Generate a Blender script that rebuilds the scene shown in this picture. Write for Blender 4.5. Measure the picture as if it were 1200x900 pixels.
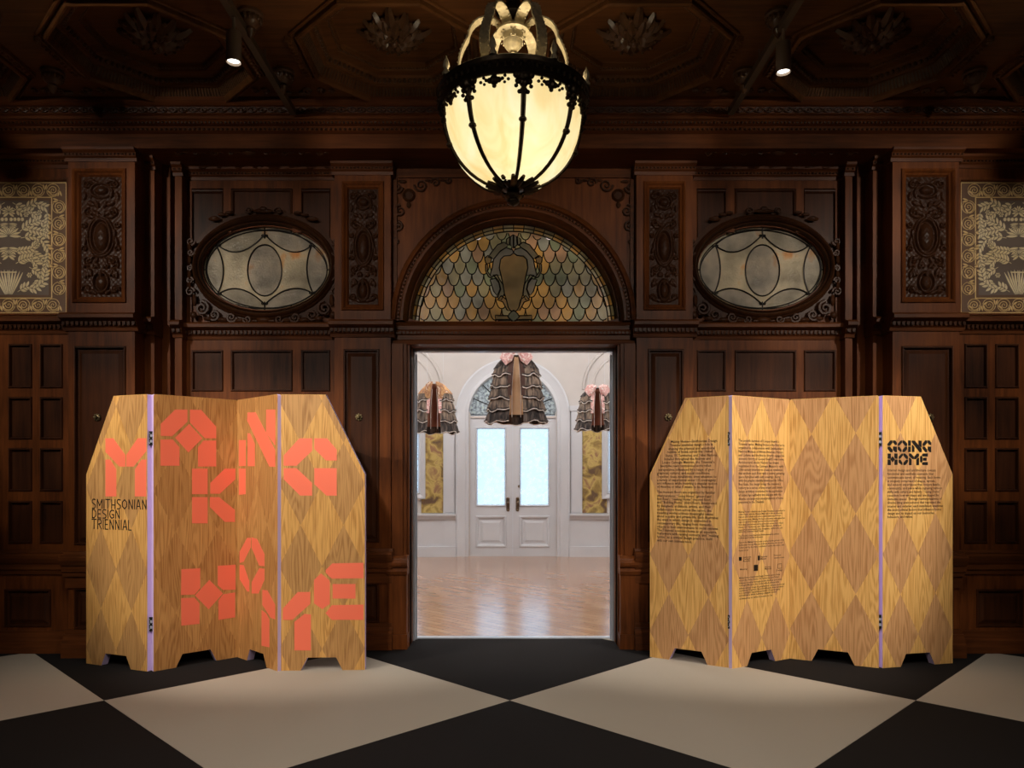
import bpy, math, random
import numpy as np
from mathutils import Vector, Matrix
random.seed(7)
PI = math.pi
R = math.radians
for o in list(bpy.data.objects):
    bpy.data.objects.remove(o)
scene = bpy.context.scene
COL = scene.collection

# ------------------------------------------------------------------ camera
F, PX, PY, HC = 870.0, 600.0, 557.0, 1.4
cam = bpy.data.objects.new('camera', bpy.data.cameras.new('camera'))
COL.objects.link(cam)
cam.location = (0, 0, HC)
cam.rotation_euler = (PI/2, 0, 0)
cam.data.sensor_width = 36
cam.data.lens = 36*F/1200
cam.data.shift_y = (PY-450)/1200
cam.data.clip_start = .05
cam.data.clip_end = 200
scene.camera = cam

# ------------------------------------------------------------------ view, world
vs = scene.view_settings
vs.view_transform = 'Standard'
vs.look = 'None'
vs.gamma = 1
vs.use_curve_mapping = False
vs.exposure = 0.0
world = bpy.data.worlds.new('overcast_sky')
scene.world = world
world.use_nodes = True
wb = world.node_tree.nodes['Background']
wb.inputs[0].default_value = (.58, .80, 1, 1)
wb.inputs[1].default_value = 1.6

# ------------------------------------------------------------------ lamps (fixtures are built further down)
def spot(name, loc, tgt, power, deg, blend=.6, col=(1, .885, .76), rad=.04):
    l = bpy.data.lights.new(name, 'SPOT')
    l.energy = power
    l.spot_size = R(deg)
    l.spot_blend = blend
    l.color = col
    l.shadow_soft_size = rad
    o = bpy.data.objects.new(name, l)
    COL.objects.link(o)
    o.location = loc
    o.rotation_euler = (Vector(tgt)-Vector(loc)).to_track_quat('-Z', 'Y').to_euler()
    return o
def point(name, loc, power, rad, col):
    l = bpy.data.lights.new(name, 'POINT')
    l.energy = power
    l.shadow_soft_size = rad
    l.color = col
    o = bpy.data.objects.new(name, l)
    COL.objects.link(o)
    o.location = loc
    return o
TRX = 1.645            # gallery lighting tracks run at x = -TRX and +TRX
TRO = 4.1             # two more tracks nearer the side walls
TRZ = 4.13
# (x, y, target, watts, cone)
HEADS = [
    (-TRX, 4.39, (-1.75, 4.5, 0), 40, 75), (TRX, 4.5, (1.7, 4.5, 0), 40, 75),
    (-TRX, 2.2, (-2.25, 5.4, 1.45), 90, 44), (TRX, 2.2, (2.25, 5.4, 1.4), 90, 44),
    (-TRX, 1.0, (-1.1, 6.0, 2.6), 170, 42), (TRX, 1.0, (1.1, 6.0, 2.6), 170, 42),
    (-TRX, .4, (-1.0, 3.9, 0), 245, 76), (TRX, .4, (1.0, 3.9, 0), 245, 76),
    (-TRO, 2.6, (-2.05, 5.4, 1.2), 530, 38), (TRO, 2.6, (2.1, 5.4, 1.2), 560, 38),
    (-TRO, 2.0, (-3.75, 5.85, 2.8), 235, 48), (TRO, 2.0, (3.75, 5.85, 2.8), 235, 48),
    (-TRO, 1.3, (-1.9, 6.1, 3.5), 120, 28), (TRO, 1.3, (1.9, 6.1, 3.5), 120, 28),
    (-TRX, -.4, (0, 3.4, 3.3), 26, 17), (TRX, -.4, (0, 3.4, 3.3), 26, 17),  # added pair, only to brighten the pendant lamp from the front
]
for (hx, hy, tg, w, dg) in HEADS:
    d = (Vector(tg)-Vector((hx, hy, TRZ-.2))).normalized()
    spot('gallery_spot_light', Vector((hx, hy, TRZ-.2))+d*.12, tg, w, dg)
for fx in (-2.4, 0, 2.4):
    for fy in (7.2, 10.6):
        point('foyer_fill_light', (fx, fy, 3.95), 68, .16, (1, .97, .955))  # added soft fill that brightens the foyer
LAMP = (0.005, 3.4)
for (bx, by, bz) in ((-.09, -.06, 3.00), (.03, -.10, 2.90), (.08, .09, 2.98)):
    point('pendant_bulb_light', (LAMP[0]+bx, LAMP[1]+by, bz), 8, .035, (1, .85, .60))

# ------------------------------------------------------------------ materials
def lin(c):
    return tuple(((v/255)/12.92 if v/255 <= .04045 else ((v/255+.055)/1.055)**2.4) for v in c)
def newmat(name):
    m = bpy.data.materials.new(name)
    m.use_nodes = True
    nt = m.node_tree
    return m, nt, nt.nodes['Principled BSDF']
def nd(nt, t, **kw):
    n = nt.nodes.new(t)
    for k, v in kw.items():
        if k in n.inputs:
            n.inputs[k].default_value = v
        else:
            setattr(n, k, v)
    return n
def ramp(nt, stops):
    n = nt.nodes.new('ShaderNodeValToRGB')
    e = n.color_ramp.elements
    while len(e) < len(stops):
        e.new(.5)
    for i, (p, c) in enumerate(stops):
        e[i].position = p
        e[i].color = (*c, 1)
    return n
def plain(name, rgb, rough=.5, metal=0, spec=.5, noise=0.0, nscale=20, bump=0.0):
    m, nt, b = newmat(name)
    c = lin(rgb)
    b.inputs['Roughness'].default_value = rough
    b.inputs['Metallic'].default_value = metal
    b.inputs['Specular IOR Level'].default_value = spec
    if noise or bump:
        tc = nd(nt, 'ShaderNodeTexCoord')
        n = nd(nt, 'ShaderNodeTexNoise', Scale=nscale, Detail=4.0)
        nt.links.new(tc.outputs['Object'], n.inputs['Vector'])
        r = ramp(nt, [(.3, tuple(v*(1-noise) for v in c)), (.7, tuple(min(1, v*(1+noise)) for v in c))])
        nt.links.new(n.outputs['Fac'], r.inputs[0])
        nt.links.new(r.outputs[0], b.inputs['Base Color'])
        if bump:
            bp = nd(nt, 'ShaderNodeBump', Strength=bump, Distance=.01)
            nt.links.new(n.outputs['Fac'], bp.inputs['Height'])
            nt.links.new(bp.outputs[0], b.inputs['Normal'])
    else:
        b.inputs['Base Color'].default_value = (*c, 1)
    return m
def dark_wood(name, c0, c1, vertical=True, rough=.42, spec=.12):
    m, nt, b = newmat(name)
    tc = nd(nt, 'ShaderNodeTexCoord')
    mp = nd(nt, 'ShaderNodeMapping')
    mp.inputs['Scale'].default_value = (22, 22, 1.6) if vertical else (1.6, 22, 22)
    nt.links.new(tc.outputs['Object'], mp.inputs[0])
    n = nd(nt, 'ShaderNodeTexNoise', Scale=1.4, Detail=6.0, Roughness=.65)
    nt.links.new(mp.outputs[0], n.inputs['Vector'])
    big = nd(nt, 'ShaderNodeTexNoise', Scale=1.7, Detail=2.0)
    nt.links.new(tc.outputs['Object'], big.inputs['Vector'])
    mx = nd(nt, 'ShaderNodeMath', operation='MULTIPLY_ADD')
    mx.inputs[1].default_value = .55
    nt.links.new(big.outputs['Fac'], mx.inputs[0])
    sc = nd(nt, 'ShaderNodeMath', operation='MULTIPLY')
    sc.inputs[1].default_value = .5
    nt.links.new(n.outputs['Fac'], sc.inputs[0])
    nt.links.new(sc.outputs[0], mx.inputs[2])
    r = ramp(nt, [(.36, lin(c0)), (.68, lin(c1))])
    nt.links.new(mx.outputs[0], r.inputs[0])
    nt.links.new(r.outputs[0], b.inputs['Base Color'])
    b.inputs['Roughness'].default_value = rough
    b.inputs['Specular IOR Level'].default_value = spec
    bp = nd(nt, 'ShaderNodeBump', Strength=.12, Distance=.004)
    nt.links.new(n.outputs['Fac'], bp.inputs['Height'])
    nt.links.new(bp.outputs[0], b.inputs['Normal'])
    return m
def oak(name, light, dark):
    m, nt, b = newmat(name)
    tc = nd(nt, 'ShaderNodeTexCoord')
    oi = nd(nt, 'ShaderNodeObjectInfo')
    off = nd(nt, 'ShaderNodeMath', operation='MULTIPLY')
    off.inputs[1].default_value = 40
    nt.links.new(oi.outputs['Random'], off.inputs[0])
    cx = nd(nt, 'ShaderNodeCombineXYZ')
    nt.links.new(off.outputs[0], cx.inputs[1])
    add = nd(nt, 'ShaderNodeVectorMath', operation='ADD')
    nt.links.new(tc.outputs['Object'], add.inputs[0])
    nt.links.new(cx.outputs[0], add.inputs[1])
    mp = nd(nt, 'ShaderNodeMapping')
    mp.inputs['Scale'].default_value = (7, 1, .55)
    nt.links.new(add.outputs[0], mp.inputs[0])
    n = nd(nt, 'ShaderNodeTexNoise', Scale=1.0, Detail=2.0, Roughness=.4)
    nt.links.new(mp.outputs[0], n.inputs['Vector'])
    mul = nd(nt, 'ShaderNodeMath', operation='MULTIPLY')
    mul.inputs[1].default_value = 150
    nt.links.new(n.outputs['Fac'], mul.inputs[0])
    sn = nd(nt, 'ShaderNodeMath', operation='SINE')
    nt.links.new(mul.outputs[0], sn.inputs[0])
    mp2 = nd(nt, 'ShaderNodeMapping')
    mp2.inputs['Scale'].default_value = (150, 1, 5)
    nt.links.new(add.outputs[0], mp2.inputs[0])
    n2 = nd(nt, 'ShaderNodeTexNoise', Scale=1.0, Detail=3.0)
    nt.links.new(mp2.outputs[0], n2.inputs['Vector'])
    ma = nd(nt, 'ShaderNodeMath', operation='MULTIPLY_ADD')
    ma.inputs[1].default_value = .13
    nt.links.new(sn.outputs[0], ma.inputs[0])
    nt.links.new(n2.outputs['Fac'], ma.inputs[2])
    r = ramp(nt, [(.26, lin(dark)), (.60, lin(light))])
    nt.links.new(ma.outputs[0], r.inputs[0])
    nt.links.new(r.outputs[0], b.inputs['Base Color'])
    b.inputs['Roughness'].default_value = .42
    b.inputs['Specular IOR Level'].default_value = .35
    return m
def glass(name, rgb, transl=.6, rough=.25, scale=25, wave=.35, vary=.35, accent=None, bscale=4.0):
    m, nt, b = newmat(name)
    tc = nd(nt, 'ShaderNodeTexCoord')
    n = nd(nt, 'ShaderNodeTexNoise', Scale=scale, Detail=3.0)
    nt.links.new(tc.outputs['Object'], n.inputs['Vector'])
    n2 = nd(nt, 'ShaderNodeTexNoise', Scale=bscale, Detail=2.0)
    nt.links.new(tc.outputs['Object'], n2.inputs['Vector'])
    c = lin(rgb)
    r = ramp(nt, [(.3, tuple(v*(1-vary) for v in c)), (.6, tuple(min(1, v*(1+vary)) for v in c))]+([(.72, lin(accent))] if accent else []))
    nt.links.new(n2.outputs['Fac'], r.inputs[0])
    nt.links.new(r.outputs[0], b.inputs['Base Color'])
    b.inputs['Roughness'].default_value = rough
    bp = nd(nt, 'ShaderNodeBump', Strength=wave, Distance=.01)
    nt.links.new(n.outputs['Fac'], bp.inputs['Height'])
    nt.links.new(bp.outputs[0], b.inputs['Normal'])
    t = nd(nt, 'ShaderNodeBsdfTranslucent')
    nt.links.new(r.outputs[0], t.inputs[0])
    mx = nd(nt, 'ShaderNodeMixShader')
    mx.inputs[0].default_value = transl
    nt.links.new(b.outputs[0], mx.inputs[1])
    nt.links.new(t.outputs[0], mx.inputs[2])
    nt.links.new(mx.outputs[0], nt.nodes['Material Output'].inputs[0])
    return m
M = {}
M['wood'] = dark_wood('dark_walnut', (58, 29, 13), (124, 69, 32))
M['wood_h'] = dark_wood('dark_walnut_horizontal', (54, 28, 14), (112, 63, 31), False)
M['panel'] = dark_wood('walnut_panel', (36, 20, 12), (80, 45, 25))
M['carve'] = dark_wood('carved_ebonised_walnut', (44, 25, 14), (74, 44, 25), True, .36, .1)
M['ceil'] = dark_wood('ceiling_walnut', (66, 41, 22), (118, 76, 42), False, .4)
M['ceil_carve'] = dark_wood('ceiling_carving', (66, 45, 30), (104, 74, 50), False, .32, .35)
M['oak'] = oak('honey_oak_veneer', (240, 192, 116), (204, 150, 82))
M['oak_dark'] = oak('tan_oak_veneer', (214, 165, 114), (180, 130, 84))
M['oak_l'] = oak('brown_oak_veneer', (222, 172, 100), (184, 132, 70))
M['oak_l_dark'] = oak('grey_brown_oak_veneer', (196, 150, 94), (160, 116, 68))
M['oak_m'] = oak('ribbed_oak_veneer', (206, 154, 92), (170, 118, 64))
M['oak_m_dark'] = oak('ribbed_oak_veneer_dark', (194, 142, 84), (158, 108, 58))
M['lav'] = plain('lavender_edge', (222, 200, 244), .5)
M['orange'] = plain('coral_vinyl', (255, 124, 94), .5)
M['ink'] = plain('black_vinyl', (22, 16, 12), .5)
M['steel'] = plain('steel', (196, 202, 212), .35, .35)
M['black'] = plain('black_metal', (26, 25, 24), .45, .3)
M['track'] = plain('brown_track_metal', (92, 76, 60), .45, .2)
M['spotbody'] = plain('putty_spotlight_body', (120, 104, 88), .5)
M['bronze'] = plain('dark_bronze', (52, 42, 30), .38, .85, noise=.3, nscale=60, bump=.2)
M['gilt'] = plain('pale_gilt_bronze', (150, 138, 110), .5, .25, noise=.25, nscale=50, bump=.15)
M['brass'] = plain('aged_brass', (104, 92, 66), .4, .9)
M['came'] = plain('lead_came', (30, 26, 22), .4, .4)
M['white'] = plain('white_paint', (206, 209, 213), .5, noise=.03, nscale=3)
M['plaster'] = plain('pinkish_plaster', (202, 197, 192), .8, noise=.04, nscale=3)
M['handle'] = plain('door_bronze', (120, 104, 84), .35, .8)
M['light_tile'] = plain('taupe_carpet', (178, 170, 157), .95, 0, .1, .07, 260, .25)
M['dark_tile'] = plain('charcoal_carpet', (34, 32, 32), .95, 0, .1, .12, 260, .25)
M['floor_base'] = plain('carpet_underlay', (40, 37, 35), .95, 0, .1)
M['shadow'] = plain('black_felt', (14, 12, 11), .9)
M['am'] = glass('amber_glass', (172, 146, 96))
M['ol'] = glass('olive_grey_glass', (152, 144, 116))
M['pk'] = glass('pinkish_glass', (166, 142, 116))
M['bl'] = glass('blue_grey_glass', (150, 147, 134))
M['gr'] = glass('green_glass', (138, 140, 116))
M['ov'] = glass('seedy_olive_glass', (176, 166, 142), .5, .18, 60, .7, .3, (206, 150, 84), 5)  # orange accent puts a warm reflection into the glass colour
M['ov2'] = glass('pale_seedy_glass', (188, 178, 158), .5, .18, 60, .7, .35, (210, 156, 92), 5)  # orange reflection is painted into this colour too
def mat_lampglass():
    m, nt, b = newmat('lit_alabaster_glass')
    tc = nd(nt, 'ShaderNodeTexCoord')
    mp = nd(nt, 'ShaderNodeMapping')
    mp.inputs['Scale'].default_value = (7, 7, 2.2)
    nt.links.new(tc.outputs['Object'], mp.inputs[0])
    n = nd(nt, 'ShaderNodeTexNoise', Scale=1.3, Detail=3.0, Distortion=.8)
    nt.links.new(mp.outputs[0], n.inputs['Vector'])
    r = ramp(nt, [(.32, lin((238, 205, 128))), (.52, lin((250, 232, 172))), (.72, lin((255, 246, 206)))])
    nt.links.new(n.outputs['Fac'], r.inputs[0])
    b.inputs['Base Color'].default_value = (.5, .42, .28, 1)
    b.inputs['Roughness'].default_value = .25
    nt.links.new(r.outputs[0], b.inputs['Emission Color'])
    b.inputs['Emission Strength'].default_value = 1.25
    t = nd(nt, 'ShaderNodeBsdfTranslucent')
    t.inputs[0].default_value = (.10, .088, .06, 1)
    mx = nd(nt, 'ShaderNodeMixShader')
    mx.inputs[0].default_value = .5
    nt.links.new(b.outputs[0], mx.inputs[1])
    nt.links.new(t.outputs[0], mx.inputs[2])
    nt.links.new(mx.outputs[0], nt.nodes['Material Output'].inputs[0])
    return m
M['lampglass'] = mat_lampglass()
def mat_lens():
    m, nt, b = newmat('lit_spot_lens')
    b.inputs['Base Color'].default_value = (.8, .8, .8, 1)
    b.inputs['Emission Color'].default_value = (1, .95, .86, 1)
    b.inputs['Emission Strength'].default_value = 6
    return m
M['lens'] = mat_lens()
def mat_parquet():
    m, nt, b = newmat('oak_parquet')
    tc = nd(nt, 'ShaderNodeTexCoord')
    mp = nd(nt, 'ShaderNodeMapping')
    mp.inputs['Rotation'].default_value = (0, 0, R(45))
    nt.links.new(tc.outputs['Object'], mp.inputs[0])
    br = nd(nt, 'ShaderNodeTexBrick', Scale=1.0)
    br.inputs['Color1'].default_value = (*lin((192, 152, 122)), 1)
    br.inputs['Color2'].default_value = (*lin((168, 126, 98)), 1)
    br.inputs['Mortar'].default_value = (*lin((120, 86, 66)), 1)
    br.inputs['Brick Width'].default_value = .36
    br.inputs['Row Height'].default_value = .09
    br.inputs['Mortar Size'].default_value = .003
    nt.links.new(mp.outputs[0], br.inputs['Vector'])
    nt.links.new(br.outputs['Color'], b.inputs['Base Color'])
    n = nd(nt, 'ShaderNodeTexNoise', Scale=2.0, Detail=2.0)
    nt.links.new(tc.outputs['Object'], n.inputs['Vector'])
    bp = nd(nt, 'ShaderNodeBump', Strength=.15, Distance=.02)
    nt.links.new(n.outputs['Fac'], bp.inputs['Height'])
    nt.links.new(bp.outputs[0], b.inputs['Normal'])
    b.inputs['Roughness'].default_value = .2
    b.inputs['Specular IOR Level'].default_value = .55
    b.inputs['Coat Weight'].default_value = .35
    b.inputs['Coat Roughness'].default_value = .2
    return m
M['parquet'] = mat_parquet()
def mat_twotone(name, stops, scale, rough=.6, detail=5.0, dist=1.2):
    m, nt, b = newmat(name)
    tc = nd(nt, 'ShaderNodeTexCoord')
    n = nd(nt, 'ShaderNodeTexNoise', Scale=scale, Detail=detail, Distortion=dist)
    nt.links.new(tc.outputs['Object'], n.inputs['Vector'])
    r = ramp(nt, [(p, lin(c)) for p, c in stops])
    nt.links.new(n.outputs['Fac'], r.inputs[0])
    nt.links.new(r.outputs[0], b.inputs['Base Color'])
    b.inputs['Roughness'].default_value = rough
    return m
M['wallpaper'] = mat_twotone('gold_floral_wallpaper', [(.34, (104, 80, 58)), (.45, (160, 134, 70)), (.54, (200, 176, 104)), (.64, (152, 112, 80))], 5.5, .6, 6.0, .7)
M['fanglass'] = glass('teal_mosaic_glass', (186, 186, 184), .7, .2, 40, .5, .6, (236, 232, 204), 24)
def mat_damask():
    m, nt, b = newmat('embossed_gilt_leather')
    at = nd(nt, 'ShaderNodeAttribute', attribute_name='pattern')
    nt.links.new(at.outputs['Color'], b.inputs['Base Color'])
    b.inputs['Roughness'].default_value = .42
    b.inputs['Metallic'].default_value = .15
    return m
M['damask'] = mat_damask()
def mat_pane():
    m, nt, b = newmat('lace_veiled_pane')
    tc = nd(nt, 'ShaderNodeTexCoord')
    n = nd(nt, 'ShaderNodeTexNoise', Scale=9.0, Detail=6.0, Distortion=1.5)
    nt.links.new(tc.outputs['Object'], n.inputs['Vector'])
    r = ramp(nt, [(.38, (.10,)*3), (.55, (.5,)*3)])
    nt.links.new(n.outputs['Fac'], r.inputs[0])
    t = nd(nt, 'ShaderNodeBsdfTranslucent')
    t.inputs[0].default_value = (.85, .92, 1, 1)
    tr = nd(nt, 'ShaderNodeBsdfTransparent')
    mx = nd(nt, 'ShaderNodeMixShader')
    nt.links.new(r.outputs[0], mx.inputs[0])
    nt.links.new(tr.outputs[0], mx.inputs[1])
    nt.links.new(t.outputs[0], mx.inputs[2])
    nt.links.new(mx.outputs[0], nt.nodes['Material Output'].inputs[0])
    return m
M['pane'] = mat_pane()
def mat_ruffle(name, c0, c1, c2):
    m = mat_twotone(name, [(.36, c0), (.5, c1), (.64, c2)], 30, .8, 3.0, .3)
    nt = m.node_tree
    tc = next(n for n in nt.nodes if n.type == 'TEX_COORD')
    no = next(n for n in nt.nodes if n.type == 'TEX_NOISE')
    mp = nd(nt, 'ShaderNodeMapping')
    mp.inputs['Scale'].default_value = (1, 1, .12)
    nt.links.new(tc.outputs['Object'], mp.inputs[0])
    nt.links.new(mp.outputs[0], no.inputs['Vector'])
    return m
M['ruffle'] = mat_ruffle('brown_gauze_ruffle', (52, 44, 40), (106, 92, 80), (146, 128, 110))
M['ruffle_hem'] = mat_ruffle('black_lace_hem', (30, 26, 25), (62, 54, 50), (104, 92, 84))
M['facing'] = plain('dark_brown_facing', (74, 48, 38), .8)
M['trim'] = plain('white_braid', (236, 230, 222), .8)
M['lining'] = plain('tan_lining', (232, 200, 160), .8, noise=.1, nscale=6)
M['lining_brown'] = plain('brown_lining', (150, 100, 80), .8, noise=.1, nscale=6)
M['pink'] = mat_twotone('pink_patchwork', [(.4, (240, 206, 198)), (.5, (214, 150, 146)), (.6, (250, 236, 230))], 16, .8)
M['tancollar'] = mat_twotone('tan_patchwork', [(.4, (200, 158, 110)), (.55, (150, 100, 70)), (.65, (232, 214, 190))], 12, .8)

# ------------------------------------------------------------------ mesh helpers
def wloc(o):
    v = Vector((0, 0, 0))
    while o is not None:
        v = v+Vector(o.location)
        o = o.parent
    return v
class MB:
    def __init__(s):
        s.v, s.f, s.m = [], [], []
    def poly(s, pts, mi=0):
        n = len(s.v)
        s.v += [tuple(p) for p in pts]
        s.f.append(tuple(range(n, n+len(pts))))
        s.m.append(mi)
    def box(s, x0, x1, y0, y1, z0, z1, mi=0):
        x0, x1 = min(x0, x1), max(x0, x1)
        n = len(s.v)
        s.v += [(x, y, z) for z in (z0, z1) for y in (y0, y1) for x in (x0, x1)]
        for q in ((0, 2, 3, 1), (4, 5, 7, 6), (0, 1, 5, 4), (2, 6, 7, 3), (0, 4, 6, 2), (1, 3, 7, 5)):
            s.f.append(tuple(n+i for i in q))
            s.m.append(mi)
        return s
    def loops(s, loops, cap0=False, cap1=True, closed=True, mi=0):
        n = len(s.v)
        k = len(loops[0])
        for lp in loops:
            s.v += [tuple(p) for p in lp]
        for i in range(len(loops)-1):
            for j in range(k if closed else k-1):
                a, b = n+i*k+j, n+i*k+(j+1) % k
                s.f.append((a, b, b+k, a+k))
                s.m.append(mi)
        if cap0:
            s.f.append(tuple(n+j for j in reversed(range(k))))
            s.m.append(mi)
        if cap1:
            s.f.append(tuple(n+(len(loops)-1)*k+j for j in range(k)))
            s.m.append(mi)
        return s
    def tube(s, pts, r, seg=6, mi=0, flat=1.0):
        """round tube along pts; r is a number or a list"""
        pts = [Vector(p) for p in pts]
        loops = []
        for i, p in enumerate(pts):
            t = (pts[min(i+1, len(pts)-1)]-pts[max(i-1, 0)])
            if t.length < 1e-9:
                t = Vector((0, 0, 1))
            t.normalize()
            up = Vector((0, 1, 0)) if abs(t.y) < .9 else Vector((1, 0, 0))
            a = t.cross(up).normalized()
            b = a.cross(t).normalized()
            rr = r[i] if isinstance(r, (list, tuple)) else r
            loops.append([p+a*(rr*math.cos(2*PI*j/seg))+b*(rr*flat*math.sin(2*PI*j/seg)) for j in range(seg)])
        return s.loops(loops, True, True, mi=mi)
    def lathe(s, prof, cx, cy, seg=24, a0=0, a1=2*PI, mi=0, sx=1, sy=1):
        full = abs(a1-a0-2*PI) < 1e-6
        k = seg if full else seg+1
        loops = []
        for (r, z) in prof:
            loops.append([(cx+sx*r*math.sin(a0+(a1-a0)*j/seg), cy-sy*r*math.cos(a0+(a1-a0)*j/seg), z) for j in range(k)])
        return s.loops(loops, False, False, full, mi)
    def ball(s, c, rx, ry, rz, seg=10, rings=6, mi=0):
        lp = []
        for i in range(rings+1):
            t = PI*i/rings
            q = max(math.sin(t), 1e-3)
            lp.append([(c[0]+rx*q*math.cos(2*PI*j/seg), c[1]+ry*q*math.sin(2*PI*j/seg), c[2]-rz*math.cos(t)) for j in range(seg)])
        return s.loops(lp, True, True, mi=mi)
    def prof_x(s, prof, x0, x1, mi=0):
        """profile [(y,z)...] run along x, with end caps"""
        x0, x1 = min(x0, x1), max(x0, x1)
        a = [(x0, y, z) for y, z in prof]
        b = [(x1, y, z) for y, z in prof]
        return s.loops([a, b], True, True, True, mi)
    def build(s, name, mat, parent=None, smooth=False, kind=None, world=True, base=None):
        me = bpy.data.meshes.new(name)
        off = wloc(parent) if (parent is not None and world) else Vector((0, 0, 0))
        if base is not None:
            off = off+Vector(base)
        me.from_pydata([(v[0]-off.x, v[1]-off.y, v[2]-off.z) for v in s.v], [], s.f)
        mats = mat if isinstance(mat, (list, tuple)) else [mat]
        for q in mats:
            me.materials.append(M[q])
        if len(mats) > 1:
            me.polygons.foreach_set('material_index', s.m)
        if smooth:
            me.polygons.foreach_set('use_smooth', [True]*len(me.polygons))
            try:
                me.set_sharp_from_angle(angle=R(40))
            except Exception:
                pass
        me.update()
        o = bpy.data.objects.new(name, me)
        COL.objects.link(o)
        if parent is not None:
            o.parent = parent
        if base is not None:
            o.location = base
        if kind:
            o['kind'] = kind
        return o
def fixnormals(o):
    import bmesh
    bm = bmesh.new()
    bm.from_mesh(o.data)
    bmesh.ops.recalc_face_normals(bm, faces=bm.faces)
    bm.to_mesh(o.data)
    bm.free()
def thing(name, label, cat, loc=(0, 0, 0), group=None):
    o = bpy.data.objects.new(name, None)
    COL.objects.link(o)
    o.empty_display_size = .1
    o.location = loc
    o['label'] = label
    o['category'] = cat
    if group:
        o['group'] = group
    return o
def struct(o, label=None, cat=None):
    o['kind'] = 'structure'
    if label:
        o['label'] = label
    if cat:
        o['category'] = cat
    return o
def rect(x0, x1, z0, z1, y):
    x0, x1 = min(x0, x1), max(x0, x1)
    return [(x0, y, z0), (x1, y, z0), (x1, y, z1), (x0, y, z1)]
def inset_panel(mb, x0, x1, z0, z1, prof):
    """concentric rectangles: prof = [(inset, y)...], capped"""
    x0, x1 = min(x0, x1), max(x0, x1)
    return mb.loops([rect(x0+i, x1-i, z0+i, z1-i, y) for i, y in prof], False, True)
def Z(y, Y):
    return HC+(PY-y)*Y/F
CX = .013        # the axis of the doorway
def clip_poly(subject, clip):
    """Sutherland-Hodgman, clip is convex and counter-clockwise"""
    out = list(subject)
    for i in range(len(clip)):
        ax, ay = clip[i]
        bx, by = clip[(i+1) % len(clip)]
        inp, out = out, []
        if not inp:
            return []
        def side(p):
            return (bx-ax)*(p[1]-ay)-(by-ay)*(p[0]-ax)
        for j in range(len(inp)):
            p, q = inp[j-1], inp[j]
            sp, sq = side(p), side(q)
            if (sp >= 0) != (sq >= 0):
                t = sp/(sp-sq)
                out.append((p[0]+(q[0]-p[0])*t, p[1]+(q[1]-p[1])*t))
            if sq >= 0:
                out.append(q)
    res = []
    for p in out:
        if not res or abs(p[0]-res[-1][0])+abs(p[1]-res[-1][1]) > 1e-5:
            res.append(p)
    if len(res) > 2 and abs(res[0][0]-res[-1][0])+abs(res[0][1]-res[-1][1]) < 1e-5:
        res.pop()
    return res
def area2(p):
    return .5*sum(p[i-1][0]*p[i][1]-p[i][0]*p[i-1][1] for i in range(len(p)))
def spiral(cx, cz, r0, turns, a0, sgn=1, n=26, y=0, decay=.12):
    pts = []
    for i in range(n):
        t = i/(n-1)
        r = r0*(1-t)+r0*decay*t
        a = a0+sgn*turns*2*PI*t
        pts.append((cx+r*math.cos(a), y, cz+r*math.sin(a)))
    return pts

# ================================================================== SETTING: hall floor
def make_floor():
    mb = MB()
    mb.box(-5.2, 5.2, -3, 6.42, -.12, -.006)
    fl = struct(mb.build('floor', 'floor_base'), 'harlequin carpet floor of charcoal and taupe diamonds', 'floor')
    Y0 = F*HC/(820.7-PY)                  # row of diamond corners seen in front of the screens
    X0 = (597.5-PX)*Y0/F
    hw = .5*475.5*Y0/F                    # half diagonal across
    hd = hw*870/868
    room = [(-5.2, -3), (5.2, -3), (5.2, 6.41), (-5.2, 6.41)]
    for i in range(-5, 6):
        for j in range(-8, 4):
            if (i+j) % 2:
                cx, cy, mt = X0+i*hw, Y0+j*hd, None
            else:
                continue
            # every diamond: the ones whose corners sit on the measured row are taupe
            light = (j % 2 == 0)
            p = clip_poly([(cx, cy-hd), (cx+hw, cy), (cx, cy+hd), (cx-hw, cy)], room)
            if len(p) < 3 or area2(p) < .002:
                continue
            e = .0025
            mx, my = sum(q[0] for q in p)/len(p), sum(q[1] for q in p)/len(p)
            def ins(q, d):
                v = Vector((mx-q[0], my-q[1]))
                v = v*(d/max(v.length, 1e-6))
                return (q[0]+v.x, q[1]+v.y)
            t = MB()
            lo = [(*q, -.006) for q in p]
            l1 = [(*ins(q, .0008), -.0015) for q in p]
            l2 = [(*ins(q, e), 0) for q in p]
            t.loops([lo, l1, l2])
            t.build('carpet_tile', 'light_tile' if light else 'dark_tile', fl)
    return fl
floor = make_floor()

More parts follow.
